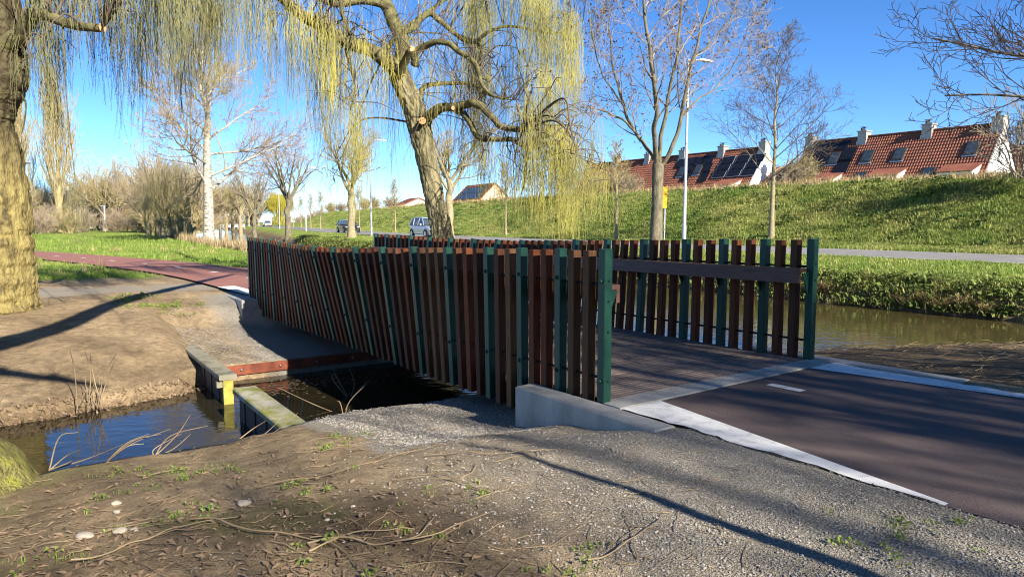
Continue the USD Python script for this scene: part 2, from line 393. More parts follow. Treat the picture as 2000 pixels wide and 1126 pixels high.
def ground_mat():
    nd = {
        'g': ('geometry', {}), 'z': ('attribute', {'attribute': 'zone'}), 'sz': ('separate_color', {}),
        'n1': ('noise_texture', {'scale': .9, 'detail': 8.0, 'roughness': .65}), 'n2': ('noise_texture', {'scale': 9.0, 'detail': 6.0, 'roughness': .7}), 'n3': ('noise_texture', {'scale': .35, 'detail': 5.0, 'roughness': .6}),
        'soil': ('rgb_ramp', {'ramp': [(.28, (.145, .105, .063)), (.45, (.255, .19, .113)), (.62, (.365, .277, .166))]}),
        'soil2': ('rgb_ramp', {'ramp': [(.3, (.55, .55, .55)), (.7, (1.25, 1.22, 1.18))]}), 'sm': ('mix', {'mix_type': 'multiply', 'fac': 1.0}),
        'v': ('voronoi_texture', {'scale': 55.0, 'randomness': 1.0}), 'v2': ('noise_texture', {'scale': 120.0, 'detail': 2.0}),
        'gr': ('rgb_ramp', {'ramp': [(.3, (.13, .117, .094)), (.5, (.25, .226, .18)), (.7, (.41, .372, .30))]}),
        'gm': ('mix', {'mix_type': 'mix'}),
        'gs': ('rgb_ramp', {'ramp': [(.3, (.10, .165, .025)), (.52, (.17, .22, .04)), (.72, (.30, .265, .09))]}),
        'gsm': ('mix', {'mix_type': 'mix'}),
        'n5': ('noise_texture', {'scale': 60.0, 'detail': 4.0, 'roughness': .7}), 'r5': ('rgb_ramp', {'ramp': [(.3, (.62, .6, .58)), (.5, (1.0, 1.0, 1.0)), (.72, (1.45, 1.42, 1.36))]}), 'm5': ('mix', {'mix_type': 'multiply', 'fac': 1.0}),
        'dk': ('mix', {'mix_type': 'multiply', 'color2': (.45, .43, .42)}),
        'hb': ('math', {'math_type': 'add'}), 'b': ('bump', {'strength': 1.0, 'distance': .022}),
        'p': ('principled_bsdf', {'roughness': .95, 'specular_ior_level': .12})}
    ln = [('z.color', 'sz.color'), ('g.position', 'n1.vector'), ('g.position', 'n2.vector'), ('g.position', 'n3.vector'), ('g.position', 'v.vector'), ('g.position', 'v2.vector'),
          ('n1.fac', 'soil.fac'), ('n2.fac', 'soil2.fac'), ('soil.color', 'sm.color1'), ('soil2.color', 'sm.color2'),
          ('v2.fac', 'gr.fac'), ('sm.color', 'gm.color1'), ('gr.color', 'gm.color2'), ('sz.g', 'gm.fac'),
          ('n3.fac', 'gs.fac'), ('gm.color', 'gsm.color1'), ('gs.color', 'gsm.color2'), ('sz.r', 'gsm.fac'),
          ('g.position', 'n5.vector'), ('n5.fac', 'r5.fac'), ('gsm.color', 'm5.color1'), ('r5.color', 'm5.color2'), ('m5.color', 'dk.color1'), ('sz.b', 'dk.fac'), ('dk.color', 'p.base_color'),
          ('n2.fac', 'hb.value1'), ('v2.fac', 'hb.value2'), ('hb.value', 'b.height'), ('b.normal', 'p.normal')]
    del nd['v']
    ln = [l for l in ln if 'v.' != l[1][:2]]
    return mat_of(stage, LK + 'earth', nd, ln, surface='p.BSDF')


m_earth = ground_mat()


def path_mat(name, c1, c2):
    return mat_of(stage, LK + name, {
        'g': ('geometry', {}), 'n': ('noise_texture', {'scale': 1.1, 'detail': 6.0, 'roughness': .65}), 'f': ('noise_texture', {'scale': 150.0, 'detail': 2.0}),
        'r': ('rgb_ramp', {'ramp': [(.3, c1), (.7, c2)]}), 'r2': ('rgb_ramp', {'ramp': [(.3, (.5, .5, .5)), (.62, (1.3, 1.3, 1.3)), (.75, (2.0, 1.95, 1.9))]}), 'm': ('mix', {'mix_type': 'multiply', 'fac': 1.0}),
        'b': ('bump', {'strength': 1.0, 'distance': .004}), 'p': ('principled_bsdf', {'roughness': .82, 'specular_ior_level': .3})},
        [('g.position', 'n.vector'), ('g.position', 'f.vector'), ('n.fac', 'r.fac'), ('f.fac', 'r2.fac'), ('r.color', 'm.color1'), ('r2.color', 'm.color2'), ('m.color', 'p.base_color'), ('f.fac', 'b.height'), ('b.normal', 'p.normal')], surface='p.BSDF')


m_path = path_mat('dark_red_asphalt', (.098, .070, .061), (.066, .049, .043))
m_path2 = path_mat('red_asphalt', (.27, .118, .085), (.20, .09, .068))

# ---------------------------------------------------------------- terrain
ZW = -1.05
# the bike path beyond the bridge (centre line, world)
PATH_Z = -0.085
far_c = [AB(L_ + 0.25, W_ / 2)] + [np.array(p) for p in ((-8.05, 21.0), (-10.35, 23.6), (-12.5, 25.7), (-14.9, 28.0), (-17.3, 30.0), (-20.1, 32.4), (-23.0, 34.6), (-30, 39.5), (-44, 47), (-70, 58))]
far_cs, _ = spline(np.c_[np.array(far_c), np.zeros(len(far_c))], np.ones(len(far_c)), 8)
far_cs = far_cs[:, :2]


def shift(a):
    return np.interp(a, [-1000, 45, 62, 84, 106, 157, 245, 500], [0, 0, 1.0, 4.3, 8.7, 18.5, 32.5, 70])


def path_dist(x, y):
    """distance to the far path's centre line"""
    sh = np.shape(x)
    p = np.stack([np.ravel(x), np.ravel(y)], 1)
    best = np.full(len(p), 1e9)
    near = np.where((p[:, 1] > 12) & (p[:, 0] < 5))[0]
    q = p[near]
    bb = np.full(len(q), 1e9)
    for i in range(len(far_cs) - 1):
        u, w = far_cs[i], far_cs[i + 1] - far_cs[i]
        t = np.clip(((q - u) @ w) / (w @ w), 0, 1)
        bb = np.minimum(bb, np.linalg.norm(q - u - t[:, None] * w, axis=1))
    best[near] = bb
    return best.reshape(sh)


def a_near(b):
    return np.interp(b, [-30, -8, -3.9, -2.6, -1.9, -1.1, .4, 3, 5, 7], [1.4, 1.7, 1.97, 2.1, 2.4, 3.0, 3.1, 3.1, 2.6, 1.5])


def a_far(b):
    return np.interp(b, [-40, -8, -5, -3.8, -1.95, -1.6, 3, 7], [6.2, 6.2, 6.35, 6.5, 7.05, 7.44, 7.44, 9])


def terrain(x, y, fine=True):
    x, y = np.asarray(x, float), np.asarray(y, float)
    a, b = toab(x, y)
    # near side
    an = a_near(b)
    zl = np.interp(b, [-9, -3.5, -2, -1.1, 0, 3, 6], [-.42, -.42, -.46, -.6, -.64, -.64, -.5])
    u = np.clip((a + 1.6) / (an + 1.6), 0, 1)
    sag = np.exp(-((b + 0.6) / .8) ** 2) * sstep(0, .95, a) * .12 * (1 - sstep(.9, 3, a))
    nz = -0.035 + (zl + .035) * u ** 1.35 - sag
    over = np.clip(a - an, 0, None)
    nz = nz - np.minimum(over * 2.2 + over ** .5 * .25, 1.2)
    # far side
    af = a_far(b)
    t = a - af
    bank = np.where(t < 0, ZW + t * .75, ZW + .15 * sstep(0, .1, t) + (.80) * (1 - (1 - np.clip((t - .05) / 6.4, 0, 1)) ** 2.3) + .02 * sstep(4, 7, t))
    plate = np.where(a < 7.46, ZW - .5, np.interp(a, [7.46, 10.8, 11.3, 12.6], [-.81, -.60, -.25, -.12]))
    k = sstep(-2.3, -1.5, b) * (1 - sstep(4.5, 7, b))
    fz = bank * (1 - k) + plate * k
    far_land = np.maximum(fz, -1.6)
    z = np.where(a < 0.5 * (an + af), np.maximum(nz, -1.6), far_land)
    # canal and everything across it
    c = shift(a)
    bs = b - c
    edge = np.interp(a, [-30, -8, 0, 4, 9, 14, 40], [8.6, 8.4, 8.0, 6.8, 6.3, 6.3, 6.5])
    tt = bs - edge
    canal = np.interp(tt, [-1.4, -.5, .3, 1.0], [0.3, -.25, -1.1, -1.65])
    z = np.where(tt > -1.4, np.minimum(z, canal), z)
    prof = np.interp(bs, [12, 16.5, 16.95, 17.2, 17.7, 18.5, 20, 23, 31.5, 33, 34, 35.5, 41.2, 43, 44.5, 47, 58, 75],
                     [-1.65, -1.65, -1.1, -.62, -.25, -.02, .06, .10, .12, .2, .42, 1.0, 3.7, 4.1, 4.15, 4.05, .8, .6])
    endf = 1 - sstep(190, 245, a)
    prof = np.where(bs > 33, .2 + (prof - .2) * endf, prof)
    z = np.where(bs > 12, prof, z)
    # the paths' beds lie just under their surfaces
    near_bed = (a < .25) & (a > -60) & (b > .22) & (b < W_ - .2)
    wsh = np.where((a < -.1) & (a > -80), sstep(-1.3, -.1, b) * (1 - sstep(W_ + .1, W_ + 1.3, b)), 0) * (1 - sstep(-1.1, -.1, a) * (b < 1))
    z = z * (1 - wsh) + (zb(a, b) - .020 + .024 * (b < -.06) + .02 * (b > W_ + .1)) * wsh
    z = np.where(near_bed, zb(a, b) - .06, z)

    if fine:
        p = np.stack([x, y, np.zeros_like(x)], -1)
        land = np.where((a < an) | (a > af), 1.0, 0.3)
        far = np.clip(np.hypot(x, y) / 60, 0, 1)
        z = z + land * ((meshkit.fbm(p * .9, 4, 3) - .5) * .10 + (meshkit.fbm(p * 6, 3, 9) - .5) * .035 * (1 - far)) * np.where(near_bed, .1, 1) * np.where(a < 0, 1 - sstep(-.6, -.09, b) * (1 - sstep(W_ + .1, W_ + .8, b)) * .96, 1)
        z = z + np.where((bs > 33.5) & (bs < 46), (meshkit.fbm(p * .5, 3, 21) - .5) * .5, 0)
    pd = path_dist(x, y)
    z = np.where(pd < 2.2, np.where(pd < 1.62, PATH_Z - .05, z + (PATH_Z - .03 - z) * (1 - sstep(1.6, 2.2, pd))), z)
    rd = (bs > 23.3) & (bs < 30.7)
    z = np.where(rd, .08, z)
    return z


def gz(x, y):
    return float(terrain(np.array([x]), np.array([y]))[0])


def grow_axis(lo, hi, step, outer_lo, outer_hi, k=1.06, mid=()):
    core = np.arange(lo, hi + 1e-6, step)
    L, s, v = [], step, lo
    while v > outer_lo:
        s *= k; v -= s; L.append(v)
    m = [np.arange(*t) for t in mid]
    start = m[-1][-1] if m else hi
    R, s, v = [], (mid[-1][2] if mid else step), start
    while v < outer_hi:
        s *= k; v += s; R.append(v)
    return np.unique(np.round(np.concatenate([np.array(L), core, *m, np.array(R)]), 4))


ga = grow_axis(-7, 13.6, .08, -900, 1500, 1.07, [(13.9, 64, .5)])
gb = grow_axis(-9, 9, .08, -1200, 1200, 1.07, [(9.2, 48, .32)])
A_, B_ = np.meshgrid(ga, gb, indexing='ij')
GX, GY = AB(A_, B_)
GZ = terrain(GX, GY)
bs_ = B_ - shift(A_)
pd_ = path_dist(GX, GY)
nzv = meshkit.fbm(np.stack([GX, GY, GX * 0], -1) * .8, 4, 11)
# zones: r grass, g gravel, b damp or trodden dark earth, plus painted soft shade
gravel = sstep(-2.8, -1.0, B_ + (nzv - .5) * 2.2) * (B_ < 0.02) * (1 - sstep(-.2, .9, A_)) * (A_ > -14)
gravel = np.maximum(gravel * (.55 + .6 * nzv), ((B_ > -1.75 + (nzv - .5) * .9) & (B_ < 4) & (A_ > .3) & (A_ < 3.4)) * .95)
gravel = np.maximum(gravel, sstep(-1.0, -.6, B_ + (nzv - .5) * .7 + (A_ - 9.5) * .03) * (B_ < 4) * (A_ > 7.3) * (A_ < 12.6))
strip = (A_ > 13.6) & (A_ < 15.8 + (nzv - .5) * 2) & (B_ < 0) & (B_ > -9)
gravel = np.maximum(gravel, strip * .75)
grass = sstep(17.6, 19.4, A_ + (nzv - .5) * 2.2) * (B_ < 4.2)
grass = np.maximum(grass, (A_ > 12.5) & (B_ > W_ + .4) & (bs_ < 7))
grass = np.maximum(grass, sstep(17.3, 18.4, bs_))
grass = np.where(pd_ < 1.9, 0, grass)
grass = np.maximum(grass, (A_ > -60) & (A_ < -16) & (B_ < -4))
grass = np.maximum(grass, .25 * (nzv > .56) * (A_ < 2) * (B_ < -2.6))
damp_shade = np.maximum(np.clip(1 - np.abs(GZ - ZW) / .16, 0, 1) * .9, ((B_ > 3.2) & (bs_ < 9) & (A_ < 8)) * .75)
damp_shade = np.maximum(damp_shade, sstep(.45, .62, nzv) * .5 * (A_ < 0) * (B_ < -2) * (A_ > -7))
hum_shade = np.exp(-(((GX + .75) / 1.15) ** 2 + ((GY - 3.65) / .55) ** 2)) * 1.5 + np.exp(-(((GX + 2.3) / .7) ** 2 + ((GY - 3.0) / .5) ** 2)) * 1.2  # dark humus together with soft shade painted into the foreground soil colour
damp_shade = np.maximum(damp_shade, np.clip(hum_shade * (.25 + 1.3 * (nzv - .2)), 0, .95))
damp_shade = np.where(grass > .5, damp_shade * .3, damp_shade)
ni, nj = A_.shape
I, J = np.meshgrid(np.arange(ni - 1), np.arange(nj - 1), indexing='ij')
q0 = (I * nj + J).ravel()
quads = np.stack([q0, q0 + 1, q0 + nj + 1, q0 + nj], 1)
verts = np.stack([GX.ravel(), GY.ravel(), GZ.ravel()], 1)
tri = np.vstack([quads[:, [0, 1, 2]], quads[:, [0, 2, 3]]])
e1 = np.cross(verts[tri[0, 1]] - verts[tri[0, 0]], verts[tri[0, 2]] - verts[tri[0, 0]])
if e1[2] < 0:
    tri = tri[:, [0, 2, 1]]
obj('ground', (verts, tri), m_earth, smooth=True, col=np.stack([grass.ravel(), gravel.ravel(), damp_shade.ravel()], 1), kind='structure')

# water: one sheet in the ditch and canal
wa = np.concatenate([np.arange(-160, -9, 8.0), np.arange(-9, 14, .5), np.arange(14, 420, 6.0)])
vv, ff = [], []
lo_b, hi_b = 5.0, 17.6
for a in wa:
    c = float(shift(a))
    vv += [AB(a, lo_b + c, ZW), AB(a, hi_b + c, ZW)]
for i in range(len(wa) - 1):
    ff.append([2 * i, 2 * i + 1, 2 * i + 3, 2 * i + 2])
wm = MB().add(vv, ff)
obj('water', wm.mesh(), m_water, kind='structure')
wm = MB().add([AB(1.2, -45, ZW), AB(1.2, 5.0, ZW), AB(9.5, 5.0, ZW), AB(9.5, -45, ZW)], [[0, 1, 2, 3]])
obj('water', wm.mesh(), m_water2, kind='structure')


# near path, its concrete edge and paint
def strip_mesh(acoords, b0, b1, dz, nb=6):
    v, f = [], []
    for a in acoords:
        for k in range(nb + 1):
            b = (b0(a) if callable(b0) else b0) * (1 - k / nb) + (b1(a) if callable(b1) else b1) * k / nb
            v.append(AB(a, b, zb(a, b) + dz))
    for i in range(len(acoords) - 1):
        for k in range(nb):
            q = i * (nb + 1) + k
            f.append([q, q + 1, q + nb + 2, q + nb + 1])
    v, f = np.array(v), np.array(f)
    n = np.cross(v[f[0, 1]] - v[f[0, 0]], v[f[0, 2]] - v[f[0, 0]])
    return v, (f if n[2] > 0 else f[:, ::-1])


rng = np.random.default_rng(5)
aa = np.arange(-40, -.249, .25)
aa[-1] = -.252
wob = {round(float(a), 3): (meshkit.noise(np.array([a * 2.3, 0, 0]), 2) - .5) * .06 for a in aa}
obj('bike_path', strip_mesh(aa, lambda a: -.02 + wob[round(float(a), 3)], lambda a: W_ + .05 - wob[round(float(a), 3)], -.012, 8), m_path, kind='structure')
aw = np.linspace(-2.75, -.262, 40)
jag = lambda a, s: (meshkit.noise(np.array([a * 9, s, 0]), 4) - .5) * .05
obj('white_edge_marking', strip_mesh(aw, lambda a: -.03 + jag(a, 1), lambda a: .01 + .39 * (a + 2.75) / 2.5, -.007, 3), m_mark, kind='structure')
obj('white_edge_marking', strip_mesh(aw, lambda a: W_ + .02 - .38 * (a + 2.75) / 2.5, lambda a: W_ + .07 + jag(a, 7), -.007, 3), m_mark, kind='structure')
obj('white_dash_marking', strip_mesh(np.linspace(-.80, -.45, 6), 1.58, 1.68, -.007, 2), m_mark, kind='structure')
obj('white_dash_marking', strip_mesh(np.linspace(-4.0, -3.6, 6), 1.56, 1.66, -.007, 2), m_mark, kind='structure')


# far path
def ribbon(c, w0, w1, z):
    c = np.asarray(c, float)
    t = np.gradient(c, axis=0); t /= np.linalg.norm(t, axis=1, keepdims=True)
    nn = np.stack([t[:, 1], -t[:, 0]], 1)
    zz = np.broadcast_to(z, (len(c),))
    v = np.vstack([np.c_[c + nn * w0, zz], np.c_[c + nn * w1, zz]])
    k = len(c)
    f = np.array([[i, i + 1, k + i + 1, k + i] for i in range(k - 1)])
    n = np.cross(v[f[0, 1]] - v[f[0, 0]], v[f[0, 2]] - v[f[0, 0]])
    return v, (f if n[2] > 0 else f[:, ::-1])


obj('bike_path', ribbon(far_cs, -1.5, 1.5, PATH_Z), m_path2, kind='structure')
cum = np.concatenate([[0], np.cumsum(np.linalg.norm(np.diff(far_cs, axis=0), axis=1))])
for s0 in np.arange(1.2, 42, 3.2):
    ss = np.linspace(s0, s0 + .55, 4)
    pc = np.stack([np.interp(ss, cum, far_cs[:, 0]), np.interp(ss, cum, far_cs[:, 1])], 1)
    obj('white_dash_marking', ribbon(pc, -.06, .06, PATH_Z + .005), m_mark, kind='structure')
ss = np.linspace(.1, 2.4, 12)
pc = np.stack([np.interp(ss, cum, far_cs[:, 0]), np.interp(ss, cum, far_cs[:, 1])], 1)
obj('white_edge_marking', ribbon(pc, -1.52, np.linspace(-1.1, -1.47, 12)[0], PATH_Z + .005), m_mark, kind='structure')

# road with markings, following the canal
ra = np.concatenate([np.arange(-70, 40, 2.5), np.arange(40, 420, 4.0)])
rc = np.array([AB(a, 26.9 + float(shift(a))) for a in ra])
obj('road', ribbon(rc, -3.5, 3.5, .125), m_road, kind='structure')
obj('road_edge_line', ribbon(rc, -3.2, -3.08, .130), m_mark, kind='structure')
obj('road_edge_line', ribbon(rc, 3.08, 3.2, .130), m_mark, kind='structure')
ccum = np.concatenate([[0], np.cumsum(np.linalg.norm(np.diff(rc, axis=0), axis=1))])
for s0 in np.arange(50, 240, 12):
    ss = np.linspace(s0, s0 + 3, 3)
    pc = np.stack([np.interp(ss, ccum, rc[:, 0]), np.interp(ss, ccum, rc[:, 1])], 1)
    obj('road_centre_dash', ribbon(pc, -.06, .06, .130), m_mark, kind='structure')

# ---------------------------------------------------------------- the bridge
bridge = thing('foot_bridge', 'wooden foot and cycle bridge with twisting slatted brown and green railings over the ditch', 'bridge')
A_K = [0, 1.7, 3.2, 4, 4.6, 5.3, 6, 6.6, 7.5, 8.6, 10, L_]
LEAN = [0, .9, 4.4, 7, 8.6, 10.8, 12.4, 12.6, 10, 5.4, 2, 0]
TOPS = ([0, 2.4, 3.2, 4.7, 6.1, 8.6, 9.7, L_], [1.3, 1.27, 1.255, 1.222, 1.20, 1.225, 1.27, 1.3])


def lean_at(a):
    return math.radians(float(np.interp(a, A_K, LEAN)))


def rail_pt(side, a, z, off=0.0):
    """point of a railing at height z above the deck; off: inwards from the slats' middle plane"""
    ph = lean_at(a)
    out = math.tan(ph) * z - off
    b = -.02 - out if side < 0 else W_ + .02 + out
    return AB(a, b, zb(a, b) + z)


pattern = []
gaps = [2, 2, 2] + [3] * 10 + [2, 2, 2]
for g in gaps:
    pattern += ['post'] + ['slat'] * g
pattern.append('post')
pitch = L_ / (len(pattern) - 1)
post_a = [i * pitch for i, k in enumerate(pattern) if k == 'post']
rw = random.Random(7)
for side in (-1, 1):
    for i, kind in enumerate(pattern):
        a = i * pitch
        top = float(np.interp(a, *TOPS)) - (.012 if kind == 'slat' else 0) + rw.uniform(-.004, .004)
        bot = -.33 + rw.uniform(-.012, .012) if 0 < i < len(pattern) - 1 else -.02
        a2 = a + rw.uniform(-.006, .006)
        p, q = rail_pt(side, a2, bot), rail_pt(side, a2, top)
        tw = rw.uniform(-.03, .03)
        up = np.array([*(N2 * math.cos(tw) + D2 * math.sin(tw)), 0])
        w = .086
        m = MB().beam(p, q, w, w, up, ch=.004)
        mm = m_green if kind == 'post' else rw.choice(m_wood if side < 0 else m_wood[:2])
        pr = obj('railing_post' if kind == 'post' else 'railing_slat', m.mesh(), mm, bridge)
        if kind == 'post':
            for hz in (1.03, .18):
                if 0 < hz < top:
                    c = rail_pt(side, a, hz, -.045)
                    s = trimesh.creation.icosphere(1, .02); s.apply_translation(c)
                    obj('bolt', s, m_green, pr, smooth=True)
            if i == 0:
                for hz in (1.03, .86, .6, .18):
                    c = rail_pt(side, a, hz) - np.array([*D2, 0]) * .044
                    cy = trimesh.creation.cylinder(.011, .01, sections=8)
                    cy.apply_transform(trimesh.geometry.align_vectors([0, 0, 1], [-D2[0], -D2[1], 0])); cy.apply_translation(c)
                    obj('bolt', cy, m_dark, pr)
    for hz in (1.0, .2):
        pts = [rail_pt(side, a, hz, .0) for a in np.arange(0.02, L_, .19)]
        obj('railing_rod', MB().tube(pts, .013, 6).mesh(), m_dark, bridge, smooth=True)
    # handrail: a flat board and a front board under its inner edge
    s_ = np.linspace(.03, L_ - .03, 30)
    for nm, o0, o1, z0, z1 in (('handrail_board', .05, .20, .945, .985), ('handrail_apron', .16, .198, .83, .944)):
        m = MB()
        for u, w in zip(s_[:-1], s_[1:]):
            cs = []
            for zz in (z0, z1):
                cs += [rail_pt(side, u, zz, o1), rail_pt(side, w, zz, o1), rail_pt(side, w, zz, o0), rail_pt(side, u, zz, o0)]
            if side < 0:
                m.box8(cs)
            else:
                m.box8([cs[i] for i in (3, 2, 1, 0, 7, 6, 5, 4)])
        obj(nm, m.mesh(), m_rail, bridge)
    for a in post_a[:-1]:
        a += .02
        tri3 = [rail_pt(side, a, .94, .044), rail_pt(side, a, .94, .155), rail_pt(side, a, .70, .044)]
        obj('handrail_bracket', MB().poly(tri3, np.array([*D2, 0]), .012).mesh(), m_green, bridge)
    b0, b1 = (.07, .25) if side < 0 else (W_ - .25, W_ - .07)
    obj('deck_beam', MB().abox(.05, L_ - .05, b0, b1, lambda a, b: zb(a, b) - .34, lambda a, b: zb(a, b) - .045).mesh(), m_dark, bridge)
# deck planks with grooves
npl = 96
pw = (L_ - .02) / npl
for i in range(npl):
    a0 = .01 + i * pw
    v, f = [], []
    prof = [(0.003, -.04), (0.003, -.006)]
    w = pw - .016
    for g in range(2):
        x0, x1 = .003 + w * g / 2, .003 + w * (g + 1) / 2
        prof += [(x0 + .003, 0), (x1 - .012, 0), (x1 - .010, -.010), (x1, -.010)]
    prof += [(w + .003, -.04)]
    zr = rw.uniform(-.0015, .0015)
    for b in (.03, W_ - .03):
        v += [AB(a0 + x, b, zb(a0, b) + z + zr) for x, z in prof]
    k = len(prof)
    f = [[j, j + 1, k + j + 1, k + j] for j in range(k - 1)]
    mm = MB().add(v, np.array(f)[:, ::-1])
    obj('deck_plank', mm.mesh(), m_deck, bridge)

# concrete edge and wing walls at the ends
ab = thing('bridge_abutment', 'pale concrete sill and low wing walls at the near end of the bridge', 'abutment')


def cbox(nm, a0, a1, b0, b1, z0, z1, mat, parent, ch=.012):
    """chamfered box in the bridge frame with a level-ish top"""
    zt = lambda a, b: (zb(a, b) + z1)
    m = MB()
    ring = lambda e, z: [AB(a, b, z(a, b) if callable(z) else z) for a, b in ((a0 + e, b1 - e), (a1 - e, b1 - e), (a1 - e, b0 + e), (a0 + e, b0 + e))]
    lo, mid, hi = ring(0, z0), ring(0, lambda a, b: zt(a, b) - ch), ring(ch, zt)
    v = lo + mid + hi
    f = [[0, 3, 2, 1], [8, 9, 10, 11]]
    for o in (0, 4):
        f += [[o + i, o + (i + 1) % 4, o + 4 + (i + 1) % 4, o + 4 + i] for i in range(4)]
    return obj(nm, m.add(v, f).mesh(), mat, parent)


cbox('sill', -.25, -.002, -.06, W_ + .06, -1.0, .001, m_conc, ab, .004)
cbox('wing_wall', -.88, .92, -.30, -.085, -1.2, .004, m_conc, ab)
cbox('wing_wall', -1.5, .92, W_ + .085, W_ + .27, -1.2, .005, m_conc, ab)
cbox('footing', -.1, .9, -.50, -.31, -1.2, -.40, m_conc, ab)
ab2 = thing('bridge_abutment', 'concrete sill with a square wing block at the far bridge end', 'abutment')
cbox('sill', L_ + .002, L_ + .25, -.06, W_ + .06, -1.0, .001, m_conc, ab2, .004)
cbox('wing_wall', L_ - .72, L_ + 1.5, -.40, -.07, -1.2, .0, m_conc, ab2)
cbox('wing_wall', L_ - .72, L_ + 1.5, W_ + .13, W_ + .42, -1.2, .0, m_conc, ab2)

# rusty bank edge under the far end
pl = thing('bank_edging', 'rusty brown steel plate on grey sheet piles along the water at the far bank', 'retaining edge')
obj('steel_plate', MB().abox(7.42, 7.455, -1.62, 5.5, -.955, -.80).mesh(), m_corten, pl)
sp = MB()
u = -1.62
k = 0
while u < 5.4:
    d0 = 7.46 if k % 2 else 7.49
    sp.abox(d0, d0 + .05, u, u + .115, -1.6, -.94 if k % 2 else -.945)
    u += .12; k += 1
obj('sheet_pile', sp.mesh(), m_pilel, pl, kind='stuff')
for bb in (-1.25, -.62, .0, .65, 1.3, 2.0):
    s = trimesh.creation.icosphere(1, .022); s.apply_translation(AB(7.415, bb, -.875))
    obj('bolt', s, m_bolt, pl, smooth=True)

wb = -1.78
wl = thing('weir_wall', 'old grey concrete-capped weir wall with a yellow-green end post in the water', 'weir wall')
obj('cap', MB().beam(AB(5.93, wb, -.66), AB(8.9, wb, -.66), .24, .075, ch=.012).mesh(), m_oldc, wl)
pw_ = MB()
for i, a in enumerate(np.arange(6.02, 8.8, .25)):
    pw_.abox(a, a + .245, wb - .05 - .012 * (i % 2), wb + .05, -1.6, -.70)
obj('panel', pw_.mesh(), m_pile, wl)
obj('end_post', MB().abox(5.94, 6.015, wb - .065, wb + .07, -1.6, -.70).mesh(), m_yellow, wl)
obj('timber_peg', MB().abox(5.95, 6.03, wb - .15, wb - .07, -.80, -.72).mesh(), m_oldc, wl)
wr = thing('weir_wall', 'moss-topped concrete weir wall nearer the camera, sunk into the near bank', 'weir wall')
obj('cap', MB().beam(AB(2.5, wb, -.655), AB(5.0, wb, -.655), .30, .08, ch=.014).mesh(), m_mossc, wr)
pw_ = MB()
for i, a in enumerate(np.arange(2.5, 4.95, .25)):
    pw_.abox(a, a + .245, wb - .06 - .012 * (i % 2), wb + .06, -1.6, -.70)
obj('panel', pw_.mesh(), m_pile, wr)

# ================================================================= trees
class Spec:
    def __init__(s, **k): s.__dict__.update(k)


def unit(v):
    return v / (np.linalg.norm(v) + 1e-12)


def branch(rg, p, d, length, r, lv, out, S):
    n = S.seg[lv]
    pts = [np.array(p, float)]
    dirs = []
    d = unit(np.array(d, float))
    for i in range(n):
        d = unit(d + rg.normal(0, S.wob[lv], 3) + np.array([0, 0, S.trop[lv]]))
        dirs.append(d)
        pts.append(pts[-1] + d * length / n)
    pts = np.array(pts)
    out.append((pts, np.linspace(r, max(r * S.taper[lv], S.rmin), n + 1), lv))
    if lv + 1 < len(S.seg):
        sub(rg, pts, dirs, length, r, lv, out, S)


def sub(rg, pts, dirs, length, r, lv, out, S, t0=None):
    n = len(pts) - 1
    k = S.nch[lv]
    k = int(k * rg.uniform(.8, 1.2) + .5)
    az = rg.uniform(0, 6.28)
    for c in range(k):
        t = (S.t0[lv] if t0 is None else t0) + (1 - (S.t0[lv] if t0 is None else t0)) * (c + rg.uniform(.2, .9)) / k
        i = min(int(t * n), n - 1)
        q = pts[i] + (pts[i + 1] - pts[i]) * (t * n - i)
        dd = dirs[i]
        az += 2.4 + rg.normal(0, .4)
        e1 = unit(np.cross(dd, [0.3, 0.2, 1.0] if abs(dd[2]) < .95 else [1, 0, 0])); e2 = np.cross(dd, e1)
        an = math.radians(S.ang[lv] * rg.uniform(.75, 1.25))
        nd = dd * math.cos(an) + (e1 * math.cos(az) + e2 * math.sin(az)) * math.sin(an)
        rr = r * (1 - t * (1 - S.taper[lv])) * S.rr[lv]
        branch(rg, q, nd, length * S.ratio[lv] * (1.1 - S.fall[lv] * t) * rg.uniform(.75, 1.2), max(rr, S.rmin), lv + 1, out, S)


def emit_tree(parent, out, bark, twig, meshmin=.03, buds=None, budn=0, bs=.05, seed=0, trunk_from=0, names=('limb', 'crown'), sides=6, wmul=1.0):
    mb, ln, wd, tips = MB(), [], [], []
    for pts, rad, lv in out:
        if rad[0] >= meshmin:
            P, R = spline(pts, rad, 3)
            mb.tube(P, R, sides if rad[0] < .12 else 9, cap=False)
        else:
            ln.append(pts); wd.append(rad * 2 * wmul)
            tips.append(pts)
    if mb.n:
        obj(names[0], mb.mesh(), bark, parent, smooth=True)
    if ln:
        curves(names[1], ln, wd, twig, parent)
    if buds is not None and budn:
        rg = np.random.default_rng(seed)
        pk = [tips[i] for i in rg.integers(0, len(tips), budn)]
        c = np.array([p[-1 - int(rg.integers(0, 2))] for p in pk]) + rg.normal(0, bs * .4, (budn, 3))
        leaf_cloud('buds', c, bs, buds, parent, rg)


def leaf_cloud(name, c, size, mat, parent, rg, asp=.5, **tags):
    """many small leaf-sized faces around the points c"""
    n = len(c)
    u = rg.normal(0, 1, (n, 3)); u /= np.linalg.norm(u, axis=1, keepdims=True)
    w = np.cross(u, rg.normal(0, 1, (n, 3))); w /= np.linalg.norm(w, axis=1, keepdims=True)
    s = size * rg.uniform(.6, 1.3, (n, 1))
    v = np.stack([c - u * s / 2, c + w * s * asp / 2, c + u * s / 2, c - w * s * asp / 2], 1).reshape(-1, 3)
    i = np.arange(n)[:, None] * 4
    f = np.vstack([i + [0, 1, 2], i + [0, 2, 3]])
    if parent is not None:
        tags.setdefault('kind', 'stuff')
    return obj(name, (v, f), mat, parent, **tags)


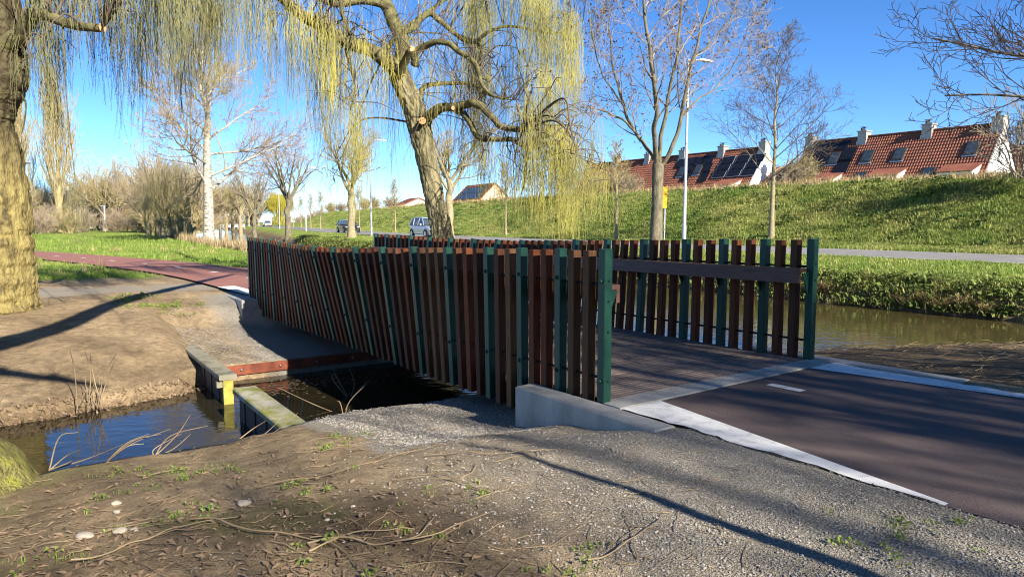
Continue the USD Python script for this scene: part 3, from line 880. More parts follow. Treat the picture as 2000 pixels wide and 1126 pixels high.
# ---- willow curtains
class Willow:
    def __init__(s, root, rg):
        s.root, s.rg = root, rg
        s.limb_pts, s.limbs, s.twigs, s.lines, s.wd, s.leaf = [], MB(), [], [], [], []

    def limb(s, pts, rad, sides=9, seed=None):
        P, R = spline(pts, rad, 6)
        if seed is not None:
            P = P + np.stack([(meshkit.noise(np.c_[np.arange(len(P)) * .22, np.full(len(P), k * 7.3 + seed), np.zeros(len(P))]) - .5) for k in range(3)], 1) * np.minimum(R[:, None] * 1.6, .16)
        s.limbs.tube(P, R, sides)
        s.limb_pts.append(np.c_[P, R])
        return P

    def bough(s, top, r=.03, rise=.6):
        """a thin branch from the nearest limb to the place where strands hang"""
        L = np.vstack(s.limb_pts)
        dd = np.linalg.norm(L[:, :3] - top, axis=1) + np.where(L[:, 2] > top[2] + 1, .5, 0)
        k = int(np.argmin(dd))
        p = L[k, :3]
        ln = np.linalg.norm(top - p)
        r = min(r * .7 * (1 + .12 * ln), L[k, 3] * .6, .05)
        mid = p * .45 + top * .55 + np.array([0, 0, rise * min(1, ln / 3)]) + s.rg.normal(0, .06 * ln, 3)
        P, R = spline([p, mid, top, top + (top - mid) * .35 + np.array([0, 0, -.25])], [r, r * .7, r * .35, .006], 5)
        P = P + s.rg.normal(0, .015 + .008 * ln, P.shape) * np.linspace(0, 1, len(P))[:, None]
        s.twigs.append((P, R, 1))
        for _ in range(3):
            q = P[int(s.rg.integers(4, len(P) - 2))]
            e = q + s.rg.normal(0, .35, 3) + np.array([0, 0, .1])
            Q, RQ = spline([q, (q + e) / 2 + [0, 0, .12], e], [.012, .009, .004], 4)
            s.twigs.append((Q, RQ, 2))
        return P

    def hang(s, P, n, length, leafn, spread=.25):
        rg = s.rg
        for _ in range(n):
            q = P[int(rg.integers(max(1, len(P) // 2), len(P)))] + rg.normal(0, spread * .45, 3) * [1, 1, .4]
            ln = length * rg.uniform(.45, 1.08)
            m = 8
            t = np.linspace(0, 1, m)
            out = rg.normal(0, spread * .5, 2)
            sw = rg.normal(0, .035 * ln, 2)
            x = q[0] + out[0] * (1 - np.exp(-4 * t)) + sw[0] * np.sin(t * 3 + 1) + rg.normal(0, .012, m)
            y = q[1] + out[1] * (1 - np.exp(-4 * t)) + sw[1] * np.sin(t * 2.4 + .5)
            z = q[2] + .12 * np.sin(t * PI * .8) * np.exp(-3 * t) - ln * t ** 1.05
            l = np.stack([x, y, z], 1)
            gnd = terrain(x[-1:], y[-1:], False)[0]
            l[:, 2] = np.maximum(l[:, 2], max(gnd, ZW) + .5 + rg.uniform(0, .4))
            s.lines.append(l); s.wd.append(np.linspace(.0068, .0040, m))
            if leafn:
                k = rg.integers(max(1, leafn // 2), leafn + 1)
                tt = rg.uniform(.12, 1, k) * (m - 1)
                i = np.minimum(tt.astype(int), m - 2)
                s.leaf.append(l[i] + (l[i + 1] - l[i]) * (tt - i)[:, None] + rg.normal(0, .010, (k, 3)))

    def curtain(s, x0, x1, y0, y1, Y, n=100, leafn=10, bunches=5, dY=.9, rise=.6):
        rg = s.rg
        for _ in range(bunches):
            px = rg.uniform(x0, x1)
            yy = Y + rg.normal(0, dY)
            top = at(px, y0 + rg.uniform(-30, 30), yy)
            bot = at(px, y1 + rg.uniform(-50, 25), yy)
            P = s.bough(top, rise=rise)
            s.hang(P, n // bunches, top[2] - bot[2], leafn, spread=(x1 - x0) / F * Y / bunches * .9 + .10)

    def finish(s, leafsize=.034, leaf=None, strand=None):
        obj('limb', s.limbs.mesh(), m_limb, s.root, smooth=True)
        ln = [P for P, R, k in s.twigs]; wd = [R * 2 for P, R, k in s.twigs]
        curves('branches', ln, wd, m_twigd, s.root)
        curves('strands', s.lines, s.wd, strand or m_strand, s.root)
        if s.leaf:
            leaf_cloud('leaves', np.vstack(s.leaf), leafsize, leaf or m_wleaf, s.root, s.rg, .34)


def cutface(parent, p, d, r):
    c = trimesh.creation.cylinder(r, .03, sections=14)
    c.apply_transform(trimesh.geometry.align_vectors([0, 0, 1], unit(np.asarray(d, float)))); c.apply_translation(p)
    obj('cut_end', c, m_cut, parent)


# ---- main willow by the far end of the bridge
rg = np.random.default_rng(21)
Y1 = 18.4
w1 = thing('willow_tree', 'big leaning weeping willow with orange cut stubs, behind the bridge', 'tree')
k = Y1 / F
tp = [at(872, 566, Y1) - [0, 0, .2], at(868, 520, Y1), at(863, 455, Y1), at(850, 395, Y1), at(837, 330, Y1), at(822, 260, Y1), at(806, 205, Y1), at(788, 165, Y1), at(777, 140, Y1)]
tr = np.array([38, 28, 20.5, 18.5, 18.5, 21, 20.5, 20, 19]) * k
obj('trunk', bumpy_tube(tp, tr, 180, 3, .10, 30, .017), m_bark, w1, smooth=True)
W = Willow(w1, rg)
W.limb([at(785, 160, Y1), at(765, 130, 18.3), at(735, 108, 18.2), at(690, 82, 17.8), at(640, 58, 17.4), at(598, 33, 17), at(560, 6, 16.7), at(505, -45, 16.2), at(400, -110, 15.4), at(290, -150, 14.8)],
       np.array([16, 15, 13.5, 11.5, 10.5, 10, 9, 8, 6, 3.5]) * k, 12, 1)
W.limb([at(778, 150, Y1), at(784, 120, 18.5), at(786, 80, 18.6), at(774, 42, 18.7), at(742, 2, 18.8), at(700, -60, 19), at(690, -180, 19.3), at(720, -330, 19.6), at(760, -480, 19.8)], np.array([16, 15, 14, 13.5, 12.5, 11, 9, 6, 4]) * k, 12, 2)
W.limb([at(752, 8, 18.75), at(700, 1, 18.3), at(650, 4, 17.9), at(580, -30, 17.4), at(500, -90, 17), at(420, -120, 16.6)], np.array([8, 7.5, 7, 6, 5, 3]) * k, 8, 3)
P = W.limb([at(826, 240, Y1), at(850, 222, 18.1), at(880, 207, 17.8), at(910, 200, 17.5), at(932, 204, 17.3), at(955, 228, 17.1), at(982, 250, 16.9), at(1018, 252, 16.6)], np.array([13, 10, 8.2, 7.4, 6.8, 6.3, 5.6, 5.2]) * k, 10, 4)
cutface(w1, P[-1], P[-1] - P[-3], 5.4 * k)
W.limb([at(884, 210, 17.8), at(905, 225, 17.6), at(922, 246, 17.5), at(940, 268, 17.4), at(985, 271, 17.2), at(1012, 278, 17.1), at(1026, 292, 17.0), at(1026, 335, 16.9), at(1018, 380, 16.8)], np.array([6.5, 6, 5.5, 5, 4.6, 4, 3.4, 2.2, 1]) * k, 8, 5)
W.limb([at(818, 195, Y1), at(826, 172, 18.6), at(845, 165, 18.8), at(885, 162, 19), at(925, 164, 19.2), at(955, 185, 19.3), at(985, 195, 19.3)], np.array([6, 5, 4.3, 4, 3.5, 2.5, 1.2]) * k, 8, 6)
W.limb([at(806, 125, 18.4), at(822, 97, 18.2), at(845, 84, 18), at(872, 82, 17.8), at(892, 98, 17.6), at(930, 128, 17.4), at(942, 165, 17.3), at(962, 188, 17.2), at(1000, 195, 17)], np.array([8, 7, 6, 5.5, 5, 4.3, 3.6, 2.6, 1.2]) * k, 8, 7)
W.limb([at(788, 60, 18.6), at(812, 50, 18.9), at(838, 29, 19.1), at(862, 38, 19.2), at(890, 64, 19.3), at(922, 84, 19.2), at(960, 60, 19.1), at(1002, 52, 19), at(1082, 66, 18.8), at(1140, 40, 18.6)], np.array([8, 7, 6, 5.3, 4.8, 4.3, 3.2, 2.6, 1.6, .8]) * k, 8, 8)
W.limb([at(905, 70, 19.3), at(940, 92, 19), at(930, 140, 18.7), at(955, 160, 18.5)], np.array([3.5, 3, 2.2, 1]) * k, 6, 9)
W.limb([at(742, 0, 18.8), at(790, -70, 18.5), at(850, -130, 18.2), at(930, -150, 18), at(1010, -120, 17.8), at(1060, -60, 17.6)], np.array([9, 8, 6.5, 5, 3.4, 1.5]) * k, 8, 10)
W.limb([at(700, -60, 19), at(640, -160, 18), at(560, -200, 17), at(470, -190, 16)], np.array([8, 6.5, 5, 2]) * k, 8, 11)
W.limb([at(776, 145, Y1), at(760, 130, 18.9), at(752, 108, 19.6), at(775, 70, 20.6), at(840, 20, 21.5), at(930, -40, 22)], np.array([9, 8, 7, 6, 4, 2]) * k, 8, 12)
W.limb([at(690, 84, 17.8), at(676, 50, 17.6), at(667, 10, 17.5), at(660, -40, 17.4)], np.array([4.5, 3.6, 3, 2.4]) * k, 6, 13)
W.limb([at(672, 40, 17.6), at(678, 110, 17.4), at(690, 150, 17.3), at(694, 185, 17.2), at(684, 215, 17.1)], np.array([2.6, 2.2, 1.8, 1.2, .6]) * k, 6, 14)
P = W.limb([at(778, 150, 18.2), at(790, 122, 17.9), at(803, 96, 17.6)], np.array([9, 7.5, 6.2]) * k, 10)
cutface(w1, P[-1], np.array([.1, -1, .55]), 6.3 * k)
P = W.limb([at(826, 237, 18.2), at(825, 236, 17.92)], np.array([8, 6.6]) * k, 12)
cutface(w1, P[-1], [0.05, -1, .12], 6.8 * k)
cutface(w1, at(885, 211, 17.55), [.3, -1, 0], 3.6 * k)
for c in [(250, 330, -70, 170, 14.8, 120, 8, 6), (330, 410, -70, 190, 15.0, 170, 9, 7), (400, 470, -60, 150, 15.4, 140, 9, 6), (470, 540, -30, 170, 16, 170, 8, 7), (520, 590, 5, 190, 16.7, 160, 8, 7),
          (585, 640, 25, 210, 17.1, 130, 8, 6), (615, 665, 60, 350, 17.4, 200, 16, 5), (650, 720, 60, 250, 17.8, 150, 7, 6), (665, 710, 190, 390, 17.2, 120, 8, 4), (680, 760, 95, 260, 19.2, 90, 6, 5), (720, 790, 130, 330, 20.5, 80, 6, 5),
          (860, 960, -10, 120, 20.5, 170, 10, 7), (910, 960, -20, 300, 20.8, 220, 18, 5), (840, 930, 120, 230, 20.5, 150, 9, 6), (960, 1060, -40, 110, 18.6, 170, 10, 8), (1000, 1050, -40, 160, 17.8, 170, 16, 4), (1050, 1110, -10, 220, 17.6, 240, 13, 6),
          (1100, 1150, 40, 260, 17.4, 200, 10, 5), (1035, 1090, 150, 330, 16.9, 140, 10, 5), (1000, 1060, 200, 430, 16.9, 240, 9, 7), (1060, 1110, 260, 460, 16.7, 300, 14, 7), (1090, 1165, 290, 460, 16.3, 300, 14, 8), (1020, 1150, 240, 440, 17.6, 200, 9, 8),
          (1110, 1185, 320, 400, 16.2, 60, 8, 4), (940, 1010, 270, 430, 17.3, 100, 5, 6), (880, 950, 230, 400, 19.5, 90, 6, 6), (980, 1050, 290, 450, 16.8, 120, 5, 6), (860, 1000, 180, 330, 20.3, 120, 7, 8), (600, 700, 330, 445, 20, 30, 5, 3), (930, 1040, 110, 260, 18, 160, 8, 7)]:
    W.curtain(*c[:5], n=int(c[5] * .88), leafn=c[6], bunches=c[7])
for _ in range(230):   # thin bare twigs that fill the crown
    L = np.vstack(W.limb_pts); q = L[int(rg.integers(0, len(L)))]
    e = q[:3] + rg.normal(0, .6, 3) + [0, 0, .15]
    g = e + rg.normal(0, .3, 3) - [0, 0, .45]
    Q, RQ = spline([q[:3], (q[:3] + e) / 2 + [0, 0, .12], e, g], [.012, .009, .006, .003], 4)
    W.twigs.append((Q, RQ, 1))
    W.hang(Q, 4, rg.uniform(.5, 1.6), 4, .15)
W.finish()

# ---- left willow by the far bank
rg = np.random.default_rng(33)
w2 = thing('willow_tree', 'massive old willow with yellowish trunk that is darker higher up and one sawn-off side branch, far left', 'tree')
Y2 = 13.1; k = Y2 / F
tp = [at(-32, 640, Y2), at(-30, 605, Y2), at(-26, 560, Y2), at(-24, 480, Y2), at(-24, 400, Y2), at(-22, 310, Y2), at(-30, 245, Y2), at(-25, 195, Y2), at(-16, 148, Y2), at(-20, 90, Y2), at(-26, 20, Y2), at(-40, -80, Y2), at(-30, -200, Y2 - .3)]
tr = np.array([125, 98, 80, 74, 68, 55, 45, 49, 58, 56, 56, 46, 34]) * k
obj('trunk', bumpy_tube(tp, tr, 300, 8, .09, 30, .009), m_barkl, w2, smooth=True)
W = Willow(w2, rg)
P = W.limb([at(5, 90, 12.9), at(38, 62, 12.8), at(52, 35, 12.7), at(72, 24, 12.6), at(100, 32, 12.5), at(140, 48, 12.4), at(168, 55, 12.3), at(196, 54, 12.2)], np.array([17, 15, 13, 11, 9.5, 8.5, 7.5, 7]) * k, 12, 3)
cutface(w2, P[-1], [1, -.5, 0], 7.2 * k)
W.limb([at(-30, -200, 12.8), at(40, -330, 12.5), at(150, -400, 12.2), at(280, -380, 12), at(380, -300, 11.9)], np.array([32, 24, 17, 11, 5]) * k, 10, 4)
W.limb([at(-30, -100, 13), at(20, -190, 13.5), at(110, -240, 13.9), at(210, -230, 14.2)], np.array([24, 18, 12, 5]) * k, 9, 5)
W.limb([at(-40, -200, 12.8), at(-180, -330, 12), at(-330, -360, 11.4)], np.array([26, 18, 8]) * k, 9, 6)
W.limb([at(-30, -200, 12.8), at(-60, -420, 14), at(20, -560, 15.5), at(120, -640, 16.5)], np.array([26, 20, 14, 6]) * k, 9, 7)
W.limb([at(123, 45, 12.45), at(126, 120, 12.4), at(130, 190, 12.4), at(138, 270, 12.35), at(148, 360, 12.3)], np.array([1.6, 1.3, 1.1, .9, .6]) * k, 6)
W.limb([at(36, 180, 12.9), at(50, 200, 12.8), at(48, 235, 12.8), at(42, 262, 12.8)], np.array([2.2, 1.8, 1.4, .9]) * k, 6)
for c in [(45, 110, -80, 190, 13.2, 150, 8, 6), (60, 130, -60, 120, 12.6, 130, 8, 6), (85, 120, 40, 260, 12.9, 90, 8, 3), (120, 180, -90, 150, 13.4, 150, 8, 6), (175, 250, -90, 110, 13.8, 140, 8, 6), (195, 240, -20, 220, 13.2, 60, 8, 4),
          (235, 330, -110, 140, 12.6, 190, 8, 8), (240, 275, 0, 240, 12.6, 70, 8, 3), (300, 420, -140, 130, 12.3, 210, 8, 8), (320, 360, -60, 230, 12.2, 90, 12, 3), (40, 70, 100, 200, 13, 30, 6, 2), (390, 470, -150, 110, 12, 110, 8, 5)]:
    W.curtain(*c[:5], n=c[5], leafn=c[6], bunches=c[7], rise=.9)
Ps = [at(x, y, 12.3) for x, y in ((142, 320), (149, 355), (152, 380))]
W.hang(np.array(Ps), 26, 1.1, 8, .2)
W.finish(leaf=m_wleaf2, strand=m_strand2)

# ---- third willow: only its mossy root shows at the left edge, its limbs arch over the ditch
rg = np.random.default_rng(44)
w3 = thing('willow_tree', 'mossy green root of a willow trunk at the left edge beside the pool', 'tree')
bz = gz(-4.15, 4.95)
c3 = np.array([-4.28, 4.95, 0])
obj('trunk', bumpy_tube([c3 + [.25, -.05, bz - .45], c3 + [.12, 0, bz - .02], c3 + [.02, 0, bz + .3], c3 + [-.03, 0, bz + .7], c3 + [-.25, -.2, 1.6], c3 + [-.4, -.7, 2.8]], [.85, .60, .46, .42, .40, .36], 40, 12, .10, 8), m_barkg, w3, smooth=True)
W = Willow(w3, rg)
W.limb([c3 + [-.4, -.7, 2.7], c3 + [.9, -1.2, 4.0], (-2.0, 4.6, 5.0), (-1.5, 6.4, 5.8), (-.9, 9.6, 6.7), (-.6, 12, 7.2)], [.27, .24, .21, .18, .13, .06], 10, 1)
W.limb([c3 + [-.4, -.7, 2.7], c3 + [-.6, -2.0, 4.0], c3 + [1.0, -2.9, 5.0], (-.6, 1.4, 5.7), (1.6, .8, 6.0)], [.24, .2, .16, .11, .05], 10, 2)
W.limb([c3 + [-.4, -.7, 2.7], c3 + [-1.8, .3, 4.4], c3 + [-3, 1.5, 6], c3 + [-3.4, 3, 7]], [.25, .2, .14, .06], 10, 3)
for q in ((-1.6, 1.2, 5.4), (-.2, 1.0, 6.0), (1.0, .4, 6.2), (-1.5, .6, 5.6)):
    P = W.bough(np.array(q) + [0, 0, .2])
    W.hang(P, 22, 1.5, 6, .5)
W.finish()

# ---- ash on the canal verge with clusters of dark fruit
rg = np.random.default_rng(6)
YA = 30.0; k = YA / F
t1 = thing('ash_tree', 'bare ash tree with dark seed clusters forking above the railing near the lamp post', 'tree')
tp = [at(1280, 500, YA), at(1281, 465, YA), at(1283, 420, YA), at(1284, 370, YA), at(1285, 320, YA)]
obj('trunk', bumpy_tube(tp, np.array([16, 12.5, 11, 10.5, 11]) * k, 24, 5, .05, 6), m_ash, t1, smooth=True)
SA = Spec(seg=[7, 6, 5, 4], wob=[.10, .13, .16, .2], trop=[.05, .06, .07, .05], taper=[.35, .4, .45, .5], nch=[9, 6, 4.6], t0=[.18, .2, .2], ang=[42, 42, 40], rr=[.5, .55, .6], ratio=[.42, .5, .5], fall=[.45, .3, .2], rmin=.0055)
out = []
for pts, rad in (([(1284, 322), (1262, 288), (1240, 258), (1218, 205), (1200, 140), (1192, 70), (1190, 20)], [9, 8, 7.5, 6.5, 5, 3, 1.5]),
                 ([(1240, 258), (1212, 232), (1178, 216), (1140, 208), (1118, 190)], [4.6, 4, 3, 2, 1]),
                 ([(1283, 320), (1279, 270), (1281, 200), (1272, 120), (1262, 40), (1255, -60), (1262, -150)], [10, 9.5, 8.5, 7, 5.5, 4, 1.5]),
                 ([(1288, 320), (1291, 265), (1306, 195), (1322, 110), (1330, 20), (1338, -80), (1336, -160)], [9, 8, 6.5, 5.5, 4.5, 3, 1.2]),
                 ([(1296, 318), (1322, 262), (1336, 200), (1352, 120), (1372, 50), (1392, -20), (1400, -80)], [9, 8, 7, 5.5, 4.5, 3, 1.2]),
                 ([(1330, 228), (1358, 198), (1392, 176), (1422, 140), (1450, 90), (1462, 40)], [4, 3.6, 3, 2.4, 1.6, .8]),
                 ([(1352, 118), (1390, 80), (1430, 30), (1450, -20)], [3.6, 3, 2, 1]),
                 ([(1218, 206), (1180, 150), (1160, 90), (1150, 40)], [3.6, 2.8, 2, 1])):
    dep = rg.normal(0, 1.3)
    P3 = np.array([at(x, y, YA + dep * min(1, i / 3)) for i, (x, y) in enumerate(pts)])
    R3 = np.array(rad) * k * .5
    P3, R3 = spline(P3, R3, 3)
    P3 = P3 + rg.normal(0, .025, P3.shape)
    out.append((P3, R3, 0))
    dirs = [unit(P3[i + 1] - P3[i]) for i in range(len(P3) - 1)]
    ln = np.sum(np.linalg.norm(np.diff(P3, axis=0), axis=1))
    S2 = Spec(**{**SA.__dict__, 'nch': [13 * min(1.4, ln / 5), 6, 4.4], 'ratio': [2.2 / ln, .5, .5], 'rr': [.36, .5, .6]})
    sub(rg, P3, dirs, ln, R3[0], 0, out, S2, t0=.22)
emit_tree(t1, out, m_ash, m_twig, .028, m_bud, 3600, .11, 3)

# ---- right-hand tree whose branches enter at the upper right
rg = np.random.default_rng(16)
t5 = thing('alder_tree', 'bare tree reaching dark twigs with little cones into the upper right corner', 'tree')
b5 = np.array([9.3, 9.4, 0.0]); b5[2] = gz(b5[0], b5[1])
obj('trunk', bumpy_tube([b5 - [0, 0, .2], b5 + [0, 0, .8], b5 + [.05, 0, 2.5], b5 + [0, .1, 5], b5 + [.1, 0, 8]], [.3, .23, .2, .15, .05], 18, 5, .05, 6), m_ash, t5, smooth=True)
S5 = Spec(seg=[7, 6, 5, 4], wob=[.08, .13, .16, .2], trop=[.03, .10, .10, .08], taper=[.3, .4, .45, .5], nch=[12, 6, 4], t0=[.3, .2, .2], ang=[34, 38, 40], rr=[.45, .55, .6], ratio=[.27, .5, .5], fall=[.4, .3, .2], rmin=.0034)
out = []
for h, d, ln in ((4.5, (-1, -.10, .02), 3.5), (4.8, (-1, -.2, .05), 3.5), (5.1, (-1, .05, .06), 3.6), (5.5, (-1, -.1, .1), 3.3), (4.9, (-1, .2, .0), 3.3), (4.4, (.8, .5, .4), 3), (5.2, (.3, -1, .5), 3), (5.6, (-.6, .6, .7), 3), (3.4, (.2, 1, .3), 3.2)):
    branch(rg, b5 + [0, 0, h - b5[2] * 0], d, ln * 1.0, .036, 0, out, S5)
emit_tree(t5, out, m_ash, m_twigd, .03, m_bud, 900, .035, 4)

# ---- generic bare trees (prototypes stand where the first of each kind stands)
def bare(root, seed, H, r, fork, S, nmain, spread, bark, twig, leader=True, meshmin=.03, buds=None, budn=0, bs=.05, lean=0.0, wmul=1.0):
    rg = np.random.default_rng(seed)
    out = []
    top = H if leader else fork * 1.15
    n = 8
    pts = [np.array([0, 0, -.3])] + [np.array([rg.normal(0, .012 * H * i / n) + lean * i / n, rg.normal(0, .012 * H * i / n), top * i / n]) for i in range(1, n + 1)]
    rad = [r * 1.35] + [max(r * (1 - .93 * (i / n) * (1 if leader else .3)), .012) for i in range(1, n + 1)]
    obj('trunk', bumpy_tube(pts, rad, 14, seed, .06, 3), bark, root, smooth=True)
    P = np.array(pts)
    az = rg.uniform(0, 6.28)
    for c in range(nmain):
        t = (c + rg.uniform(.1, .9)) / nmain
        z = fork + (top - fork) * t if leader else fork * rg.uniform(.85, 1.12)
        x = np.array([np.interp(z, P[:, 2], P[:, j]) for j in range(2)])
        az += 2.4 + rg.normal(0, .35)
        an = math.radians(spread * rg.uniform(.7, 1.25) * (1 - .35 * t if leader else 1))
        d = np.array([math.cos(az) * math.sin(an), math.sin(az) * math.sin(an), math.cos(an)])
        ln = (H - fork) * (.55 * (1.05 - .75 * t) if leader else rg.uniform(.75, 1.0))
        branch(rg, [x[0], x[1], z], d, ln * rg.uniform(.8, 1.15), r * (.25 * (1.05 - .7 * t) if leader else .42), 0, out, S)
    emit_tree(root, out, bark, twig, meshmin, buds, budn, bs, seed, wmul=wmul)


def place(px, Y, z=None):
    p = at(px, 440, Y)
    return (p[0], p[1], gz(p[0], p[1]) if z is None else z)


SG = Spec(seg=[6, 5, 4, 3], wob=[.10, .14, .18, .2], trop=[.09, .08, .08, .05], taper=[.3, .4, .5, .5], nch=[9, 6, 4], t0=[.2, .2, .2], ang=[40, 40, 40], rr=[.5, .55, .6], ratio=[.45, .5, .5], fall=[.45, .3, .2], rmin=.009)
SL = Spec(seg=[6, 5, 4], wob=[.10, .14, .18], trop=[.06, .06, .05], taper=[.3, .4, .5], nch=[10, 6], t0=[.15, .2], ang=[42, 42], rr=[.45, .5], ratio=[.42, .5], fall=[.4, .3], rmin=.010)
t2 = thing('young_tree', 'slender bare tree with a straight stem on the slope before the tiled roofs', 'tree', place(1507, 44))
bare(t2, 71, 11.6, .165, 3.0, Spec(**{**SG.__dict__, 'rmin': .006, 'nch': [8, 5, 4], 'trop': [.03, .05, .06, .05]}), 26, 62, m_palebark, m_twigd, buds=m_bud, budn=1500, bs=.06, meshmin=.035)
t3 = thing('poplar_tree', 'tall bare poplar with a white-patched trunk on the canal edge, left of the bridge', 'tree', place(408, 55))
bare(t3, 75, 17.5, .46, 4.6, Spec(**{**SG.__dict__, 'nch': [11, 7, 5], 'trop': [.05, .06, .07, .05], 'rmin': .010}), 22, 68, m_birch, m_twig, buds=m_bud, budn=2500, bs=.09, meshmin=.05)

# street trees along the road
st = thing('street_tree', 'bare street tree with a yellow-lit trunk directly before the black car', 'tree', place(686, 64), group='street trees along the road')
bare(st, 81, 9.8, .36, 4.3, SG, 7, 34, m_palebark, m_twigy, leader=False, buds=m_budg, budn=2600, bs=.085, meshmin=.045)
st2 = thing('street_tree', 'bare grey street tree forking high, just left of the black car', 'tree', place(563, 82), group='street trees along the road')
bare(st2, 83, 11.5, .36, 4.2, SG, 7, 32, m_ash, m_twig, leader=False, buds=m_bud, budn=800, bs=.08, meshmin=.045)
for px, Y, s, lab, src, rz in ((497, 105, 1.0, 'bare street tree with a thin olive trunk right of the white poplar', st2, 1.0), (470, 128, 1.05, 'yellowish street tree, second beyond the white poplar', st, 2.0), (455, 140, 1.0, 'yellowish street tree, third beyond the white poplar', st, 4.0),
                               (442, 158, 1.0, 'small far street tree just right of the poplar trunk', st, 5.2), (430, 170, .95, 'farthest small street tree beside the poplar trunk', st2, .4), (878, 62, 1.0, 'olive street tree half hidden behind the big willow trunk', st, .8)):
    p = place(px, Y)
    dup(src, p, rz, s, lab, 'street trees along the road')

# young pale-stemmed trees at the foot of the embankment
yt = thing('young_tree', 'thin pale young tree on the slope left of the ash', 'tree', place(1204, 52), group='young trees along the embankment')
bare(yt, 91, 6.6, .13, 2.6, SL, 16, 50, m_palebark, m_twigy, meshmin=.03, buds=m_budg, budn=700, bs=.07)
for px, Y, lab, rz in ((988, 66, 'thin pale young tree behind the willow strands at mid slope', 1), (772, 92, 'thin pale young tree between the two nearer cars', 2), (702, 108, 'thin pale young tree by the street lamp near the black car', 3), (626, 130, 'first of the thin pale stems left of the black car', 4),
                       (607, 142, 'second of the thin pale stems left of the black car', 5), (588, 155, 'third of the thin pale stems left of the black car', 6), (573, 170, 'fourth thin pale stem, nearest the far end of the slope', 2.5)):
    dup(yt, place(px, Y), rz, .95, lab, 'young trees along the embankment')

# pollard willows
SP = Spec(seg=[6, 4], wob=[.05, .1], trop=[.05, .03], taper=[.25, .4], nch=[5], t0=[.35], ang=[24], rr=[.5], ratio=[.3], fall=[.3], rmin=.007)


def pollard(root, seed):
    rg = np.random.default_rng(seed)
    obj('trunk', bumpy_tube([(0, 0, -.3), (.02, 0, .4), (.05, .03, 1.2), (.04, 0, 1.8), (.05, 0, 2.15)], [.42, .34, .32, .40, .22], 14, seed, .2, 4), m_bark, root, smooth=True)
    out = []
    for _ in range(60):
        az, an = rg.uniform(0, 6.28), abs(rg.normal(0, .33))
        branch(rg, [math.cos(az) * .26, math.sin(az) * .26, rg.uniform(1.7, 2.15)], [math.cos(az) * math.sin(an), math.sin(az) * math.sin(an), math.cos(an)], rg.uniform(2.6, 5.2), .022, 0, out, SP)
    emit_tree(root, out, m_twigy, m_twigy, .05)


pol = [thing('pollard_willow', 'pollard willow with a thick dark stump, leftmost of the pale-stemmed group on the lawn edge', 'tree', place(322, 62), group='pollard willows beside the canal')]
pollard(pol[0], 5)
for px, Y, lab, rz in ((308, 74, 'small pollard willow standing apart at the back left of the group', 1.0), (337, 66, 'pollard willow second in the row behind the lawn', 2.2), (349, 71, 'pollard willow in the middle of the dark stump row', 3.1), (355, 62, 'pollard willow fourth stump along, close to the middle', 4.3), (373, 60, 'pollard willow nearest the white poplar trunk', 5.5), (289, 72, 'thin pollard willow at the left end of the row', .4)):
    dup(pol[0], place(px, Y), rz, .95 if px != 289 else .75, lab, 'pollard willows beside the canal')

# lombardy poplars
SPo = Spec(seg=[7, 5, 4], wob=[.05, .08, .1], trop=[.22, .2, .15], taper=[.3, .4, .5], nch=[9, 5], t0=[.15, .2], ang=[22, 24], rr=[.45, .5], ratio=[.36, .5], fall=[.4, .3], rmin=.022)
po = thing('lombardy_poplar', 'tall narrow bare poplar, the brighter one right of the left willow', 'tree', place(118, 112, -.1))
bare(po, 101, 22.5, .5, 2.0, SPo, 44, 26, m_twigy, m_twigy, meshmin=.07)
dup(po, place(48, 128, -.1), 2.0, 1.0, 'tall narrow bare poplar close beside the left willow trunk')

# woodland behind the lawn
SW = Spec(seg=[6, 5, 4], wob=[.1, .14, .18], trop=[.08, .07, .06], taper=[.3, .4, .5], nch=[12, 7], t0=[.15, .15], ang=[42, 42], rr=[.5, .55], ratio=[.45, .5], fall=[.4, .3], rmin=.022)
wt = thing('woodland_tree', 'wide round bare tree behind the lawn, right of the narrow poplars', 'tree', place(205, 118, -.1), group='bare trees behind the lawn')
bare(wt, 111, 11.8, .38, 2.6, SW, 13, 46, m_twig, m_twigy, leader=False, meshmin=.07)
wt2 = thing('woodland_tree', 'brownish bare tree with upright twigs behind the pollard willows', 'tree', place(330, 105, -.1), group='bare trees behind the lawn')
bare(wt2, 112, 10.5, .3, 1.6, SW, 15, 34, m_twig, m_twig, leader=False, meshmin=.07)
rgp = random.Random(4)


def whereabouts(px, Y):
    side = ('mostly hidden by the left willow trunk' if px < 60 else 'around the narrow poplars' if px < 135 else 'left of the far white house' if px < 180 else 'just right of the far white house' if px < 245 else 'in the gap left of the pollards' if px < 285 else
            'behind the left pollards' if px < 325 else 'behind the right pollards' if px < 378 else 'close behind the white poplar' if px < 425 else 'right of the white poplar' if px < 480 else 'by the far railing')
    return ('nearer' if Y < 108 else 'farther' if Y > 145 else 'middle') + ' row, ' + side


for px, Y, s, src in ((170, 126, .95, wt), (232, 124, 1.0, wt), (145, 140, .9, wt2), (92, 130, .8, wt), (70, 120, .75, wt2), (110, 118, .6, wt2), (290, 100, .9, wt2), (305, 120, 1.05, wt), (360, 118, 1.0, wt2), (385, 130, 1.0, wt), (260, 190, 1.0, wt2), (275, 170, .9, wt), (415, 140, .95, wt2), (440, 185, 1.1, wt),
                      (460, 200, 1.0, wt2), (486, 210, 1.1, wt), (505, 215, 1.0, wt2), (345, 160, 1.15, wt), (20, 110, .8, wt), (-30, 115, .9, wt2)):
    dup(src, place(px, Y, -.1), rgp.uniform(0, 6), s * rgp.uniform(.92, 1.08), 'bare brown belt tree, ' + whereabouts(px, Y), 'bare trees behind the lawn')

